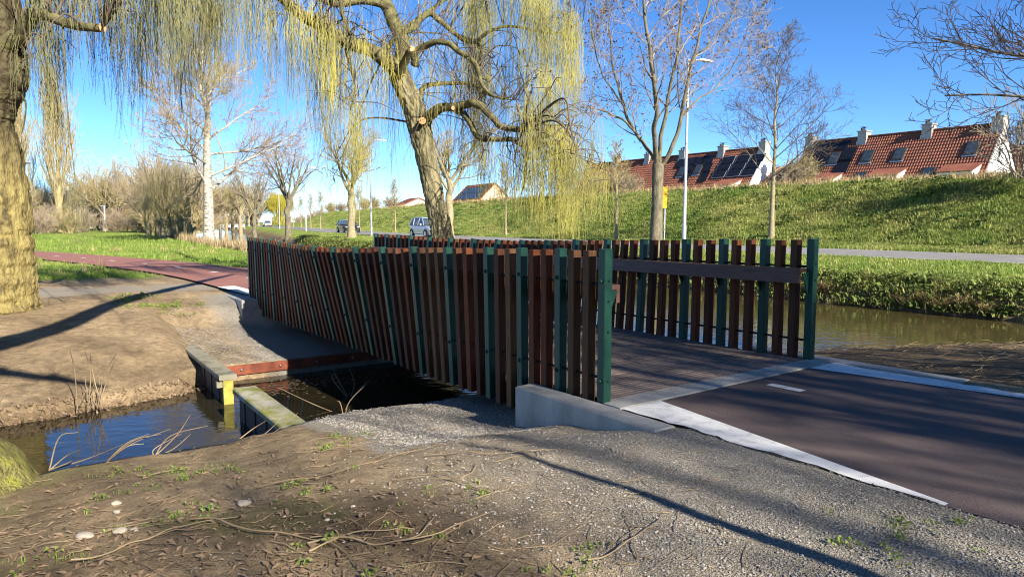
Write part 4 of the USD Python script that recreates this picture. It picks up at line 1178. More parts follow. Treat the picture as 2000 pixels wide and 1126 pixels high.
# shrubs
SS = Spec(seg=[5, 4, 3], wob=[.12, .16, .2], trop=[.05, .04, .03], taper=[.35, .45, .5], nch=[7, 5], t0=[.15, .2], ang=[38, 40], rr=[.55, .6], ratio=[.5, .5], fall=[.3, .3], rmin=.014)


def shrub(root, seed, twig, n=34, ln=2.6, leaf=None, ln2=0):
    rg = np.random.default_rng(seed)
    out = []
    for _ in range(n):
        az, an = rg.uniform(0, 6.28), rg.uniform(.05, 1.0)
        branch(rg, [rg.normal(0, .3), rg.normal(0, .3), -.1], [math.cos(az) * math.sin(an), math.sin(az) * math.sin(an), math.cos(an)], ln * rg.uniform(.6, 1.1), .035, 0, out, SS)
    emit_tree(root, out, twig, twig, .5, leaf, ln2, .10, seed, names=('limb', 'crown'))


def ledge(px, b_, bz_=None):
    """a point on the line b = b_ (canal frame, far shift included) under a photograph column"""
    for a in np.arange(-20, 260, .5):
        q = AB(a, b_ + float(shift(a)))
        if q[1] > 3 and 1000 + F * q[0] / q[1] * 1.0 < px:
            return (q[0], q[1], gz(q[0], q[1]))
    return (q[0], q[1], gz(q[0], q[1]))


sh = thing('bare_shrub', 'yellow-brown bare shrub on the embankment crest left of the willow trunk', 'shrub', ledge(735, 45), group='shrubs on the embankment crest')
shrub(sh, 121, m_twigy)
sh2 = thing('bare_shrub', 'reddish bare shrub beyond the far end of the embankment', 'shrub', ledge(600, 46), group='shrubs on the embankment crest')
shrub(sh2, 122, m_twig)
for px, s, src in ((765, 1.0, sh2), (715, 1.1, sh), (690, 1.0, sh2), (668, 1.1, sh2), (650, 1.2, sh), (630, 1.2, sh2), (615, 1.5, sh2), (585, 1.5, sh2), (1165, .9, sh), (1185, .8, sh2), (1205, .9, sh), (1225, .8, sh2), (1545, .8, sh2), (1560, .9, sh)):
    dup(src, ledge(px, 45.5 if px < 1000 else 46.5), rgp.uniform(0, 6), s * rgp.uniform(.9, 1.1), {765: 'brown shrub nearest the big willow trunk on the crest', 715: 'yellowish shrub just left of the yellow-brown one on the crest', 690: 'brown shrub on the crest above the black car', 668: 'brown shrub on the crest just left of the street lamp', 1545: 'small brown shrub in the gap between the two roof rows, left', 1560: 'small brown shrub in the gap between the two roof rows, right'}.get(px, 'brown bare shrub on the falling end of the crest' if px < 1000 else 'brown bare shrub on the crest left of the ash tree'), 'shrubs on the embankment crest' if px < 1000 else 'shrubs before the red roofs')
for px, Y, s, src in ((75, 92, 1.0, sh2), (130, 98, 1.2, sh), (160, 110, 1.3, sh2), (190, 130, 1.3, sh), (225, 112, 1.2, sh2), (250, 120, 1.3, sh), (275, 110, 1.1, sh2), (300, 96, 1.1, sh), (345, 88, 1.0, sh2), (385, 104, 1.3, sh), (400, 120, 1.3, sh2), (240, 140, 1.5, sh2), (215, 150, 1.6, sh2), (100, 104, 1.4, sh2), (420, 150, 1.4, sh), (330, 112, 1.5, sh2), (365, 130, 1.6, sh2), (455, 190, 1.6, sh2), (490, 220, 1.8, sh)):
    dup(src, place(px, Y, -.1), rgp.uniform(0, 6), s, 'low brown shrub beyond the lawn, ' + whereabouts(px, Y), 'shrubs behind the lawn')
rt = thing('bare_shrub', 'tall feathery bare shrub in front of the right-hand gable', 'shrub', (*at(2010, 300, 38)[:2], 3.9))
shrub(rt, 131, m_twig, 26, 3.6)
rt2 = thing('bare_shrub', 'bushy bare shrub before the gable of the second roof row', 'shrub', (*at(1548, 340, 56)[:2], 4.1))
shrub(rt2, 132, m_twig, 16, 1.7)

# far yellow willow
yw = thing('yellow_willow', 'small bright yellow weeping willow far down the road', 'tree', place(546, 215, 0))
rg = np.random.default_rng(9)
obj('trunk', bumpy_tube([(0, 0, -.3), (0, .1, 2), (.1, 0, 4), (0, 0, 7)], [.5, .4, .35, .15], 10, 3, .1, 4), m_bark, yw, smooth=True)
c = rg.normal(0, 1, (3200, 3)); c /= np.linalg.norm(c, axis=1, keepdims=True)
r_ = 4.6 * (.55 + .5 * meshkit.fbm(c * 2, 3, 3))[:, None]
c = c * [1, 1, .85] * r_ * rg.uniform(.65, 1.05, (3200, 1)) + [0, 0, 6.6]
c[:, 2] = np.where(c[:, 2] < 5, c[:, 2] * rg.uniform(.2, 1, 3200), c[:, 2])
lines = [np.array([q + [0, 0, .4], q + rg.normal(0, .08, 3), q - [0, 0, rg.uniform(.6, 1.6)] + rg.normal(0, .1, 3)]) for q in c]
lines = [np.maximum(l, [-99, -99, .4]) for l in lines]
curves('strands', lines, [np.array([.05, .06, .03])] * len(lines), m_yleaf, yw)

# trees behind the camera whose shadows fall into the picture, then an added sky-blocking belt
SB = Spec(seg=[7, 6, 5, 4], wob=[.09, .13, .16, .2], trop=[.07, .06, .06, .05], taper=[.35, .4, .45, .5], nch=[6, 5, 3], t0=[.25, .2, .2], ang=[36, 40, 40], rr=[.5, .55, .6], ratio=[.45, .5, .5], fall=[.4, .3, .2], rmin=.005)
#--SHADOWTREES--
bt = thing('park_tree', 'bare park tree behind the viewer beside the near path', 'tree', (14.4, -14.2, gz(14.4, -14.2)), group='bare park trees along the near path')
bare(bt, 141, 14.5, .28, 3.4, SB, 8, 24, m_ash, m_twig, leader=False, meshmin=.03)
for x, y, rz, s in ((13.6, -6.4, 2.3, 1.0), (16.8, -11.8, 3.6, 1.1), (12.6, -1.4, .7, .8), (15.4, -8.6, 2.0, 1.15)):
    dup(bt, (x, y, gz(x, y)), rz, s, 'bare park tree behind the viewer beside the near path', 'bare park trees along the near path')
for x, y, rz, s_, src in ((-9, -16, 1, 1.0, wt), (-3, -20, 2, .95, wt2), (3, -22, 3, 1.0, wt), (9, -25, 4, 1.0, wt2), (15, -26, 5, 1.05, wt), (21, -24, .5, 1.0, wt2), (26, -19, 1.5, 1.0, wt), (29, -13, 2.5, 1.0, wt2), (6, -19, .3, .8, sh2), (12, -21, 1.3, 1.5, sh2), (18, -20, 2.3, 1.6, sh2), (0, -17, 3.3, 1.5, sh2), (23, -15, 4.3, 1.5, sh2), (9, -18, 4.1, 1.6, sh2), (15, -19, 5.1, 1.5, sh2), (-6, -15, 1.1, 1.5, sh2), (27, -9, 1.7, 1.5, sh2)):  # unseen belt added to cut low sky light on the railing slats
    dup(src, (x, y, gz(x, y)), rz, s_, 'unseen bare tree added behind the viewer to cut sky light' if src in (wt, wt2) else 'unseen brown brush added behind the viewer to cut sky light', 'added sky blockers behind the viewer')
sp_ = thing('sapling', 'slim crooked bare sapling just outside the frame at lower right', 'tree', (4.0, -.12, gz(4.0, -.12)))
obj('trunk', bumpy_tube([(0, 0, -.2), (.03, .02, .8), (-.06, -.03, 1.5), (.06, .02, 2.2), (-.02, .05, 2.8), (.05, 0, 3.5), (0, 0, 4.05)], [.075, .068, .062, .055, .045, .03, .012], 10, 3, .06, 6), m_ash, sp_, smooth=True)

# ================================================================= houses
PITCHR = math.radians(55)
B_R, Z_R = 62.0, 9.45
UW = 5.86


def on_roof(px, py, zr=Z_R, br=B_R):
    """where the photograph's sight line meets the front roof plane, as (a, distance down the slope)"""
    o = np.array([0, 0, CAMZ]); dvec = at(px, py, 1.0) - o
    nrm = np.array([*(-N2 * math.sin(PITCHR)), math.cos(PITCHR)])
    p0 = np.array([*AB(0, br), zr])
    t = (p0 - o) @ nrm / (dvec @ nrm)
    p = o + dvec * t
    a, b = toab(p[0], p[1])
    return float(a), float((zr - p[2]) / math.sin(PITCHR))


def roof_mesh(w, ln, side, colw=.235, row=.35):
    nc, nr = int(round(w / colw)), int(round(ln / row))
    us = np.linspace(0, w, nc * 5 + 1)
    prof = .030 * np.sin(np.linspace(0, nc, nc * 5 + 1) * 2 * PI) + .012 * np.sin(np.linspace(0, nc, nc * 5 + 1) * 4 * PI + 1)
    rows, hs = [], []
    for r in range(nr):
        rows += [r * ln / nr, (r + 1) * ln / nr - .004]; hs += [.01, .055]
    R, U = np.meshgrid(rows, us, indexing='ij')
    Hh = np.array(hs)[:, None] + prof[None]
    x = -side * (R * math.cos(PITCHR) + Hh * math.sin(PITCHR)) if side > 0 else (R * math.cos(PITCHR) + Hh * math.sin(PITCHR))
    z = -R * math.sin(PITCHR) + Hh * math.cos(PITCHR)
    v = np.stack([x, U, z], -1).reshape(-1, 3)
    n1, n2 = R.shape
    I, J = np.meshgrid(np.arange(n1 - 1), np.arange(n2 - 1), indexing='ij')
    q = (I * n2 + J).ravel()
    f = np.stack([q, q + n2, q + n2 + 1, q + 1], 1)
    return v, (f if side > 0 else f[:, ::-1])


def slope_box(a0, a1, s0, s1, lift, th, y0):
    """a flat box lying on the front roof: local y a0..a1 less y0, down-slope s0..s1"""
    nx, nz = -math.sin(PITCHR), math.cos(PITCHR)
    pt = lambda y, s, h: (-s * math.cos(PITCHR) + nx * h, y - y0, Z_R - s * math.sin(PITCHR) + nz * h)
    ring = [(a1, s1), (a1, s0), (a0, s0), (a0, s1)][::-1]
    m = MB()
    m.box8([pt(y, s, lift) for y, s in ring] + [pt(y, s, lift + th) for y, s in ring])
    return m.mesh()


SLOPE = 8.4
eave_x, eave_z = SLOPE * math.cos(PITCHR), Z_R - SLOPE * math.sin(PITCHR)


def house(a0, label, group, gable0=False, gable1=False, chimney1=False, skylights=(), panels=(), frames=(), dormer=()):
    base = AB(a0, B_R)
    h = thing('terraced_house', label, 'house', (base[0], base[1], 0), ANG, group)
    w = UW
    rf = None
    for side in (1, -1):
        v, f = roof_mesh(w, SLOPE, side) if side > 0 else roof_mesh(w, SLOPE, side, .9, 2.1)
        v = v + [0, 0, Z_R]
        r = obj('roof', (v, f), m_tile, h)
        rf = rf or r
    m = MB()
    e = .12
    pts = [(-eave_x + e, 0.0), (eave_x - e, 0.0), (eave_x - e, eave_z), (0, Z_R - .12), (-eave_x + e, eave_z)]
    y0, y1 = (-.03 if gable0 else .05), w + (.03 if gable1 else -.05)
    k = 5
    v = [(x, y0, z) for x, z in pts] + [(x, y1, z) for x, z in pts]
    m.add(v, [[i, i + k, (i + 1) % k + k, (i + 1) % k] for i in range(k)])
    m.f.append(np.array([[0, 1, 2], [0, 2, 4], [2, 3, 4], [5, 7, 6], [5, 9, 7], [7, 9, 8]]) + m.n - len(v))
    obj('wall', m.mesh(), m_white, h)
    rg_ = MB()
    for i in range(16):
        rg_.beam((0, i * w / 16, Z_R + .05), (0, (i + .97) * w / 16, Z_R + .06), .24, .12, ch=.03)
    obj('ridge_tiles', rg_.mesh(), m_tile, h, kind='stuff')
    for y in ([0.0] if not chimney1 else [0.0, w]):
        y_ = y + (0.35 if y == 0 and gable0 else (-.35 if y == w and gable1 else 0))
        c = obj('chimney', MB().box((-.42, y_ - .42, Z_R - 1.6), (.42, y_ + .42, Z_R + .5)).box((-.49, y_ - .49, Z_R + .48), (.49, y_ + .49, Z_R + .58)).mesh(), m_chim, h)
        pm = MB().tube([(-.4, y_, Z_R + .58), (-.4, y_, Z_R + .8)], .13, 10).tube([(.1, y_ + .1, Z_R + .58), (.1, y_ + .1, Z_R + .9)], .10, 10)
        pm.box((-.26, y_ - .12, Z_R + .91), (.32, y_ + .3, Z_R + .95))
        obj('chimney_pot', pm.mesh(), m_pile, c)
        obj('flashing', MB().box((-.56, y_ - .46, Z_R - .85), (-.425, y_ + .46, Z_R - .40)).mesh(), m_lead, c)
    for a, s in skylights:
        fr = obj('skylight', slope_box(a - .50, a + .50, s - .68, s + .68, .07, .10, a0), m_pile, h)
        obj('pane', slope_box(a - .42, a + .42, s - .60, s + .58, .175, .012, a0), m_pane, fr)
        obj('flashing', slope_box(a - .58, a + .58, s + .69, s + .86, .05, .05, a0), m_alu, fr)
    for a, s, w_, l_ in panels:
        obj('solar_panel', slope_box(a - w_ / 2, a + w_ / 2, s - l_ / 2, s + l_ / 2, .12, .04, a0), m_panel, h)
    for a, s, w_, l_ in frames:
        p = obj('solar_panel', slope_box(a - w_ / 2, a + w_ / 2, s - l_ / 2, s + l_ / 2, .12, .035, a0), m_alu, h)
        for i in range(2):
            for j in range(3):
                cw, cl = (w_ - .07) / 2, (l_ - .07) / 3
                obj('glass', slope_box(a - w_ / 2 + .03 + i * cw + .008, a - w_ / 2 + .03 + (i + 1) * cw - .008, s - l_ / 2 + .03 + j * cl + .008, s - l_ / 2 + .03 + (j + 1) * cl - .008, .156, .008, a0), m_panel, p)
    for a, s in dormer:
        y = a - a0
        xt, zt = -s * math.cos(PITCHR), Z_R - s * math.sin(PITCHR)
        d = 1.7
        xf = xt - d
        zf = zt - .62
        zl = zt - d * math.tan(PITCHR)
        cheek = MB()
        for yy in (y - 1.3, y + 1.25):
            v = [(xt, yy, zt), (xf, yy, zf), (xf, yy, zl)]
            cheek.add(v + [(p[0], p[1] + .08, p[2]) for p in v], [[0, 1, 2], [3, 5, 4], [0, 3, 4], [0, 4, 1], [1, 4, 5], [1, 5, 2], [2, 5, 3], [2, 3, 0]])
        dm = obj('dormer', cheek.mesh(), m_white, h)
        cov = MB()
        for i in range(5):
            f0, f1 = i / 5, (i + 1) / 5
            cov.box8([(xt + (xf - .2 - xt) * f, yy, zt + .06 + (zf - zt - .08) * f + g) for g in (0, .07) for f, yy in ((f1, y - 1.42), (f1, y + 1.42), (f0, y + 1.42), (f0, y - 1.42))])
        obj('dormer_roof', cov.mesh(), m_tile, dm)
        obj('front', MB().box((xf + .06, y - 1.22, zl), (xf + .10, y + 1.24, zf - .02)).mesh(), m_white, dm)
        obj('pane', MB().box((xf + .01, y - 1.05, zl + .5), (xf + .055, y + 1.05, zf - .2)).mesh(), m_pane, dm)
    return h


def sky_at(*pp):
    return [on_roof(*p) for p in pp]


a_c = on_roof(1955, 258)[0]
A1 = [a_c + UW * i for i in range(3)]
pan = lambda pts, w, l: [(*on_roof(*p), w, l) for p in pts]
house(A1[0], 'right-hand tiled house with one big dark skylight and a white gable', 'tiled houses behind the embankment', gable0=True, skylights=sky_at((1899, 290)), dormer=sky_at((1884, 322)))
house(A1[1], 'tiled house between the two middle chimneys with two skylights', 'tiled houses behind the embankment', skylights=sky_at((1757, 302), (1695, 306), (1812, 341)), dormer=sky_at((1742, 331)))
house(A1[2], 'tiled house with black solar panels around its skylight, left end of the nearer row', 'tiled houses behind the embankment', gable1=True, chimney1=True, skylights=sky_at((1630, 310), (1680, 349)), dormer=sky_at((1622, 340)),
      panels=pan([(1592, 294), (1614, 291)], 1.25, 1.9) + pan([(1638, 286)], 2.2, 1.0) + pan([(1605, 318), (1580, 320)], 1.25, 1.9) + pan([(1657, 304), (1646, 327)], 1.3, 1.75))
a_d = on_roof(1492, 300)[0]
A2 = [a_d + UW * i for i in range(5)]
fr = []
for i in range(3):
    for j in range(3):
        x0 = 1413 + i * 29 - j * 8.5
        fr.append((x0 + 10, 314.5 - i * 2.2 + j * 13.0))
house(A2[0], 'tiled house with nine white-framed solar panels and a white gable', 'tiled houses behind the embankment', gable0=True, frames=pan(fr, 1.75, 1.12), dormer=sky_at((1430, 352)))
house(A2[1], 'tiled house with a band of black solar panels around two skylights, further row', 'tiled houses behind the embankment', skylights=sky_at((1364, 332), (1332, 336)),
      panels=pan([(1333, 319), (1350, 317.5), (1367, 316), (1384, 314.5)], 1.45, 1.3) + pan([(1347, 331), (1383, 330), (1342, 343), (1377, 345)], 1.0, 1.5))
house(A2[2], 'plain tiled house partly behind the ash trunk', 'tiled houses behind the embankment', skylights=sky_at((1290, 335)))
house(A2[3], 'plain tiled house half hidden by bare shrubs left of the ash', 'tiled houses behind the embankment')
house(A2[4], 'farthest tiled house of the row, behind shrubs', 'tiled houses behind the embankment', gable1=True, chimney1=True)


def small_house(name, label, px, py_top, Y, w, d, wallh, roofh, rz, wallm, roofm, base=None, windows=(), panel=False):
    q = at(px, py_top, Y)
    zb_ = q[2] - wallh - roofh
    h = thing(name, label, 'house', (q[0], q[1], zb_), rz)
    m = MB()
    pts = [(-w / 2, 0), (w / 2, 0), (w / 2, wallh), (0, wallh + roofh), (-w / 2, wallh)]
    v = [(x, -d / 2, z) for x, z in pts] + [(x, d / 2, z) for x, z in pts]
    m.add(v, [[i, (i + 1) % 5, (i + 1) % 5 + 5, i + 5] for i in range(5)])
    m.f.append(np.array([[0, 2, 1], [0, 4, 2], [2, 4, 3], [5, 6, 7], [5, 7, 9], [7, 8, 9]]) + m.n - len(v))
    obj('wall', m.mesh(), wallm, h)
    for s in (-1, 1):
        nx, nz = s * roofh, w / 2
        nn = unit(np.array([nx, 0, nz])) * .16
        e0, e1 = np.array([0, 0, wallh + roofh]), np.array([s * (w / 2 + .35), 0, wallh - .35 * roofh / (w / 2)])
        rr_ = MB()
        for i in range(8):
            p, q2 = e0 + (e1 - e0) * i / 8, e0 + (e1 - e0) * (i + 1) / 8
            lift = unit(nn) * .05
            c8 = [(p + (0, yy, 0)) for yy in (-d / 2 - .2, d / 2 + .2)] + [(q2 + (0, yy, 0)) for yy in (d / 2 + .2, -d / 2 - .2)]
            c8t = [(p + nn + (0, yy, 0)) for yy in (-d / 2 - .2, d / 2 + .2)] + [(q2 + nn + lift + (0, yy, 0)) for yy in (d / 2 + .2, -d / 2 - .2)]
            rr_.box8([np.array(x) for x in c8] + [np.array(x) for x in c8t])
        rf = obj('roof', rr_.mesh(), roofm, h)
        if panel and s == -1:
            for i in range(3):
                for j in range(2):
                    f0, f1 = .18 + .3 * j, .18 + .3 * j + .28
                    p, q2 = e0 + (e1 - e0) * f0 + nn * 1.8, e0 + (e1 - e0) * f1 + nn * 1.8
                    y0 = -d / 2 + .5 + i * d * .28
                    obj('solar_panel', MB().poly([p + (0, y0, 0), p + (0, y0 + d * .26, 0), q2 + (0, y0 + d * .26, 0), q2 + (0, y0, 0)], unit(nn), .04).mesh(), m_pane, h)
    for x, z, ww, hh in windows:
        f = obj('window', MB().box((x - ww / 2, -d / 2 - .06, z - hh / 2), (x + ww / 2, -d / 2 - .004, z + hh / 2)).mesh(), m_white, h)
        obj('pane', MB().box((x - ww / 2 + .08, -d / 2 - .08, z - hh / 2 + .08), (x + ww / 2 - .08, -d / 2 - .062, z + hh / 2 - .08)).mesh(), m_pane, f)
    return h


m_peach = M('pale_plaster', (.62, .46, .33), (.55, .42, .31), scale=3)
small_house('gabled_house', 'small gabled house with blue solar roof behind the willow strands', 940, 361, 118, 6.5, 9, 3.2, 3.0, .55, m_peach, m_tile, windows=((0, 3.4, 1.2, 1.2), (-1.5, 1.6, 1.2, 1.2)), panel=True)
small_house('gabled_house', 'low dark roofed house on the skyline left of the willow trunk', 808, 388, 150, 9, 8, 3, 2.0, .4, m_peach, m_tile)
small_house('white_house', 'far white house with dark windows between the trees behind the lawn', 190, 404, 165, 6.5, 8, 4.4, 1.2, -.5, m_white, m_lead, windows=((-1.7, 3.4, 1.3, 1.3), (1.6, 3.4, 1.3, 1.3)))
small_house('gabled_house', 'partly hidden tiled house at the far right edge behind the gable', 2035, 282, 62, 9, 12, 4.5, 4.0, ANG, m_white, m_tile)
small_house('link_building', 'low tiled link roof between the two rows of houses', 1525, 328, 78, 8, 3.4, 4, 2.6, ANG, m_white, m_tile)

# ================================================================= street furniture
def lamp(px_a, label):
    q = AB(px_a, 22.3 + float(shift(px_a)))
    t = thing('street_lamp', label, 'street lamp', (q[0], q[1], gz(*q)), 0, 'street lamps along the road')
    obj('pole', MB().tube([(0, 0, -.2), (0, 0, 1.2), (0, 0, 1.25), (.02, .0, 9.05)], [.10, .10, .085, .05], 12).mesh(), m_lamp, t, smooth=40)
    n3 = np.array([*N2, 0])
    obj('arm', MB().tube([(.02, 0, 9.0), np.array([.02, 0, 9.06]) + n3 * .25, np.array([.02, 0, 9.10]) + n3 * .9], [.04, .035, .03], 8).mesh(), m_lamp, t, smooth=True)
    d3 = np.array([*D2, 0])
    c = np.array([.02, 0, 9.12])
    hd = MB()
    for i in range(6):
        u0, u1 = .75 + i * .15, .9 + i * .15
        w0, w1 = (.06, .12, .15, .16, .15, .12, .04)[i], (.06, .12, .15, .16, .15, .12, .04)[i + 1]
        hd.box8([c + n3 * u + d3 * s * w - (0, 0, .03) for u, w, s in ((u0, w0, 1), (u0, w0, -1), (u1, w1, -1), (u1, w1, 1))] + [c + n3 * u + d3 * s * w * .7 + (0, 0, .06) for u, w, s in ((u0, w0, 1), (u0, w0, -1), (u1, w1, -1), (u1, w1, 1))])
    obj('lamp_head', hd.mesh(), m_white, t)


for a, lab in ((19.4, 'tall grey street lamp beside the ash tree'), (59.3, 'tall grey street lamp right of the black car'), (97, 'grey street lamp in the distance left of the black car'), (136, 'farthest thin street lamp by the yellow willow')):
    lamp(a, lab)
for px, Y, lab in ((97, 116, 'white path lamp on the lawn, leftmost of three'), (197, 122, 'white path lamp left of a close pair'), (205.5, 112, 'white path lamp right of a close pair')):
    p = place(px, Y, -.1)
    t = thing('path_lamp', lab, 'lamp post', p)
    obj('pole', MB().tube([(0, 0, -.2), (0, 0, 4.0)], [.12, .09], 10).mesh(), m_white, t, smooth=40)
    obj('lamp_head', MB().box((-.55, -.16, 4.0), (.25, .16, 4.1)).mesh(), m_lamp, t)
p = at(45, 318, 30)
t = thing('path_lamp', 'flat lamp head poking out behind the left willow trunk', 'lamp post', (p[0] - .9, p[1], -.1))
obj('pole', MB().tube([(0, 0, -.2), (0, 0, p[2] + .1)], [.07, .05], 10).mesh(), m_lamp, t, smooth=40)
obj('lamp_head', MB().box8([(.1, -.12, p[2] + .06), (1.2, -.03, p[2] + .06), (1.2, .03, p[2] + .06), (.1, .12, p[2] + .06), (.1, -.12, p[2] + .17), (1.2, -.03, p[2] + .10), (1.2, .03, p[2] + .10), (.1, .12, p[2] + .17)]).mesh(), m_dark, t)
p = place(108, 110, -.1)
t = thing('litter_bin', 'dark litter bin beside the white path lamp on the lawn', 'bin', p)
obj('body', MB().tube([(0, 0, 0), (0, 0, .1), (0, 0, 1.0)], [.30, .34, .38], 12).mesh(), m_dark, t, smooth=40)
obj('lid', MB().tube([(0, 0, 1.05), (0, 0, 1.15), (0, 0, 1.3)], [.42, .40, .15], 12).mesh(), m_pile, t, smooth=40)
# yellow sign behind the ash
q = ledge(1291, 31.6)
t = thing('road_sign', 'yellow road sign seen edge-on behind the ash trunk', 'sign', q)
zs = at(1291, 386, q[1])[2] - q[2]
for s in (-.2, .3):
    obj('pole', MB().tube([(s, 0, -.2), (s, 0, zs + .6)], .045, 8).mesh(), m_lamp, t, smooth=True)
obj('board', MB().box((-.30, -.09, zs - .7), (.42, -.05, zs + .75)).mesh(), m_signy, t)
# pale railing far left
p0_, p1_ = np.array(place(385, 150, -.1)), np.array(place(478, 165, -.1))
t = thing('railing', 'pale low railing across the far end of the canal', 'railing')
for i in range(14):
    c = p0_ + (p1_ - p0_) * i / 13
    obj('post', MB().beam(c - [0, 0, .2], c + [0, 0, 1.0], .12, .12, (0, 1, 0)).mesh(), m_lamp, t)
for z in (.35, .62, .9):
    obj('rail', MB().beam(p0_ + [0, 0, z], p1_ + [0, 0, z], .08, .2).mesh(), m_lamp, t)


# ================================================================= cars
def car(label, loc, head, paint, prof, W=1.82, roofz=1.45, belt=.92, length=4.6, estate=False, rail=False):
    """head: direction of travel (world angle). local x forward."""
    t = thing('parked_car' if False else 'car', label, 'car', loc, head, 'cars on the road')
    m_p = paint
    hl = length / 2
    xs = np.linspace(-hl, hl, 25)
    top = np.interp(xs, *prof)
    bot = np.interp(xs, [-hl, -hl + .25, hl - .25, hl], [.38, .24, .22, .34])
    hw = W / 2 * np.interp(xs, [-hl, -hl + .35, -hl + .9, hl - 1.1, hl - .45, hl], [.80, .95, 1, 1, .93, .70])
    sec = []
    for x, zt, z0, w in zip(xs, top, bot, hw):
        zs = min(zt, belt)
        ring = [(0, z0), (w * .86, z0), (w * .97, z0 + .10), (w, (z0 + zs) / 2), (w * .985, zs - .16), (w * .95, zs - .04), (w * .86, zt - .005), (0, zt + .012)]
        sec.append([(x, y, z) for y, z in ring] + [(x, -y, z) for y, z in ring[-2:0:-1]])
    sec = np.array(sec); n, kk = sec.shape[:2]
    v = sec.reshape(-1, 3)
    f = [[i * kk + j, i * kk + (j + 1) % kk, (i + 1) * kk + (j + 1) % kk, (i + 1) * kk + j] for i in range(n - 1) for j in range(kk)]
    m = MB().add(v, f)
    m.f.append(np.array([[0, j + 1, j] for j in range(1, kk - 1)] + [[(n - 1) * kk, (n - 1) * kk + j, (n - 1) * kk + j + 1] for j in range(1, kk - 1)]))
    tmb = m.tm(); tmb.fix_normals()
    body = obj('body', tmb, m_p, t, smooth=35)
    # cabin: glass block with painted roof and pillars
    if estate:
        cx = [(-hl + .12, belt - .03), (-hl + .45, roofz - .06), (-.3, roofz), (.35, roofz - .04), (1.05, belt + .02)]
    else:
        cx = [(-hl + .35, belt + .02), (-hl + 1.05, roofz - .08), (-.3, roofz), (.3, roofz - .03), (1.15, belt + .02)]
    w0, w1 = W / 2 * .93, W / 2 * .70
    ws = lambda z: w0 + (w1 - w0) * (z - belt) / (roofz - belt)
    v = [(x, s * ws(z), z) for s in (1, -1) for x, z in cx]
    g = MB().add(v, [[0, 1, 6, 5], [1, 2, 7, 6], [2, 3, 8, 7], [3, 4, 9, 8]])
    g.f.append(np.array([[0, 4, 1], [1, 4, 3], [1, 3, 2], [5, 6, 9], [6, 8, 9], [6, 7, 8]]) + g.n - len(v))
    gm = g.tm(); gm.fix_normals()
    obj('windows', gm, m_pane, t)
    rf = MB()
    for (xa, za), (xb, zb2) in ((cx[1], cx[2]), (cx[2], cx[3])):
        rf.box8([(xb, ws(zb2) + .012, zb2 - .03), (xa, ws(za) + .012, za - .03), (xa, -ws(za) - .012, za - .03), (xb, -ws(zb2) - .012, zb2 - .03)] + [(xb, ws(zb2) - .03, zb2 + .03), (xa, ws(za) - .03, za + .03), (xa, -ws(za) + .03, za + .03), (xb, -ws(zb2) + .03, zb2 + .03)])
    for s in (-1, 1):
        P = lambda x, z, o=.012: (x, s * (ws(z) + o), z)
        for (xa, za), (xb, zb2) in ((cx[0], cx[1]), (cx[3], cx[4]), ((-.25, belt), (-.2, roofz - .03)), ((-hl + 1.15, belt), (-hl + (.95 if estate else 1.2), roofz - .08))):
            rf.beam(P(xa, za), P(xb, zb2), .09, .05, (0, s, .3))
    if rail:
        for s in (-1, 1):
            rf.beam((-1.5, s * .58, roofz + .06), (.2, s * .58, roofz + .07), .04, .04)
    obj('roof', rf.mesh(), m_p, t)
    for x in (hl - .85, -hl + .85):
        for s in (-1, 1):
            y = s * (W / 2 - .09)
            ty = trimesh.creation.cylinder(.335, .22, sections=20); ty.apply_transform(trimesh.transformations.rotation_matrix(PI / 2, [1, 0, 0])); ty.apply_translation((x, y, .335))
            wl_ = obj('wheel', ty, m_rubber, t, smooth=40)
            rim = trimesh.creation.cylinder(.21, .235, sections=16); rim.apply_transform(trimesh.transformations.rotation_matrix(PI / 2, [1, 0, 0])); rim.apply_translation((x, y, .335))
            obj('rim', rim, m_alu, wl_, smooth=40)
            ar = MB().tube([(x + .39 * math.cos(q), s * (W / 2 - .02), .345 + .39 * math.sin(q)) for q in np.linspace(-.1, PI + .1, 10)], .035, 6)
            obj('wheel_arch', ar.mesh(), m_rubber, t)
    for s in (-1, 1):
        hlm = trimesh.creation.icosphere(2, 1.0); hlm.apply_scale((.20, .17, .085)); hlm.apply_translation((hl - .22, s * W / 2 * .70, .70))
        obj('headlight', hlm, m_lampglass, t, smooth=True)
        mi = trimesh.creation.icosphere(1, 1.0); mi.apply_scale((.09, .12, .075)); mi.apply_translation((.72, s * (W / 2 + .07), belt + .06))
        obj('mirror', mi, m_p, t, smooth=True)
    obj('grille', MB().box((hl - .06, -.42, .46), (hl + .015, .42, .70)).mesh(), m_dark, t)
    obj('bumper_intake', MB().box((hl - .10, -.62, .27), (hl + .005, .62, .40)).mesh(), m_dark, t)
    obj('number_plate', MB().box((hl + .016, -.26, .40), (hl + .03, .26, .50)).mesh(), m_signy, t)
    return t


m_black = M('black_car_paint', (.012, .014, .022), (.010, .012, .018), rough=.2, coat=1.0, scale=2)
m_silver = M('silver_car_paint', (.50, .52, .56), (.46, .48, .52), rough=.3, metal=.5, coat=1.0, scale=2)
m_whitecar = M('white_car_paint', (.75, .75, .75), (.7, .7, .7), rough=.3, coat=1.0, scale=2)


def on_road(px, off):
    for a in np.arange(0, 300, .25):
        q = AB(a, 26.9 + off + float(shift(a)))
        if 1000 + F * q[0] / q[1] < px:
            d_ = AB(a - 1, 26.9 + float(shift(a - 1))) - AB(a, 26.9 + float(shift(a)))
            return (q[0], q[1], .127), math.atan2(d_[1], d_[0])


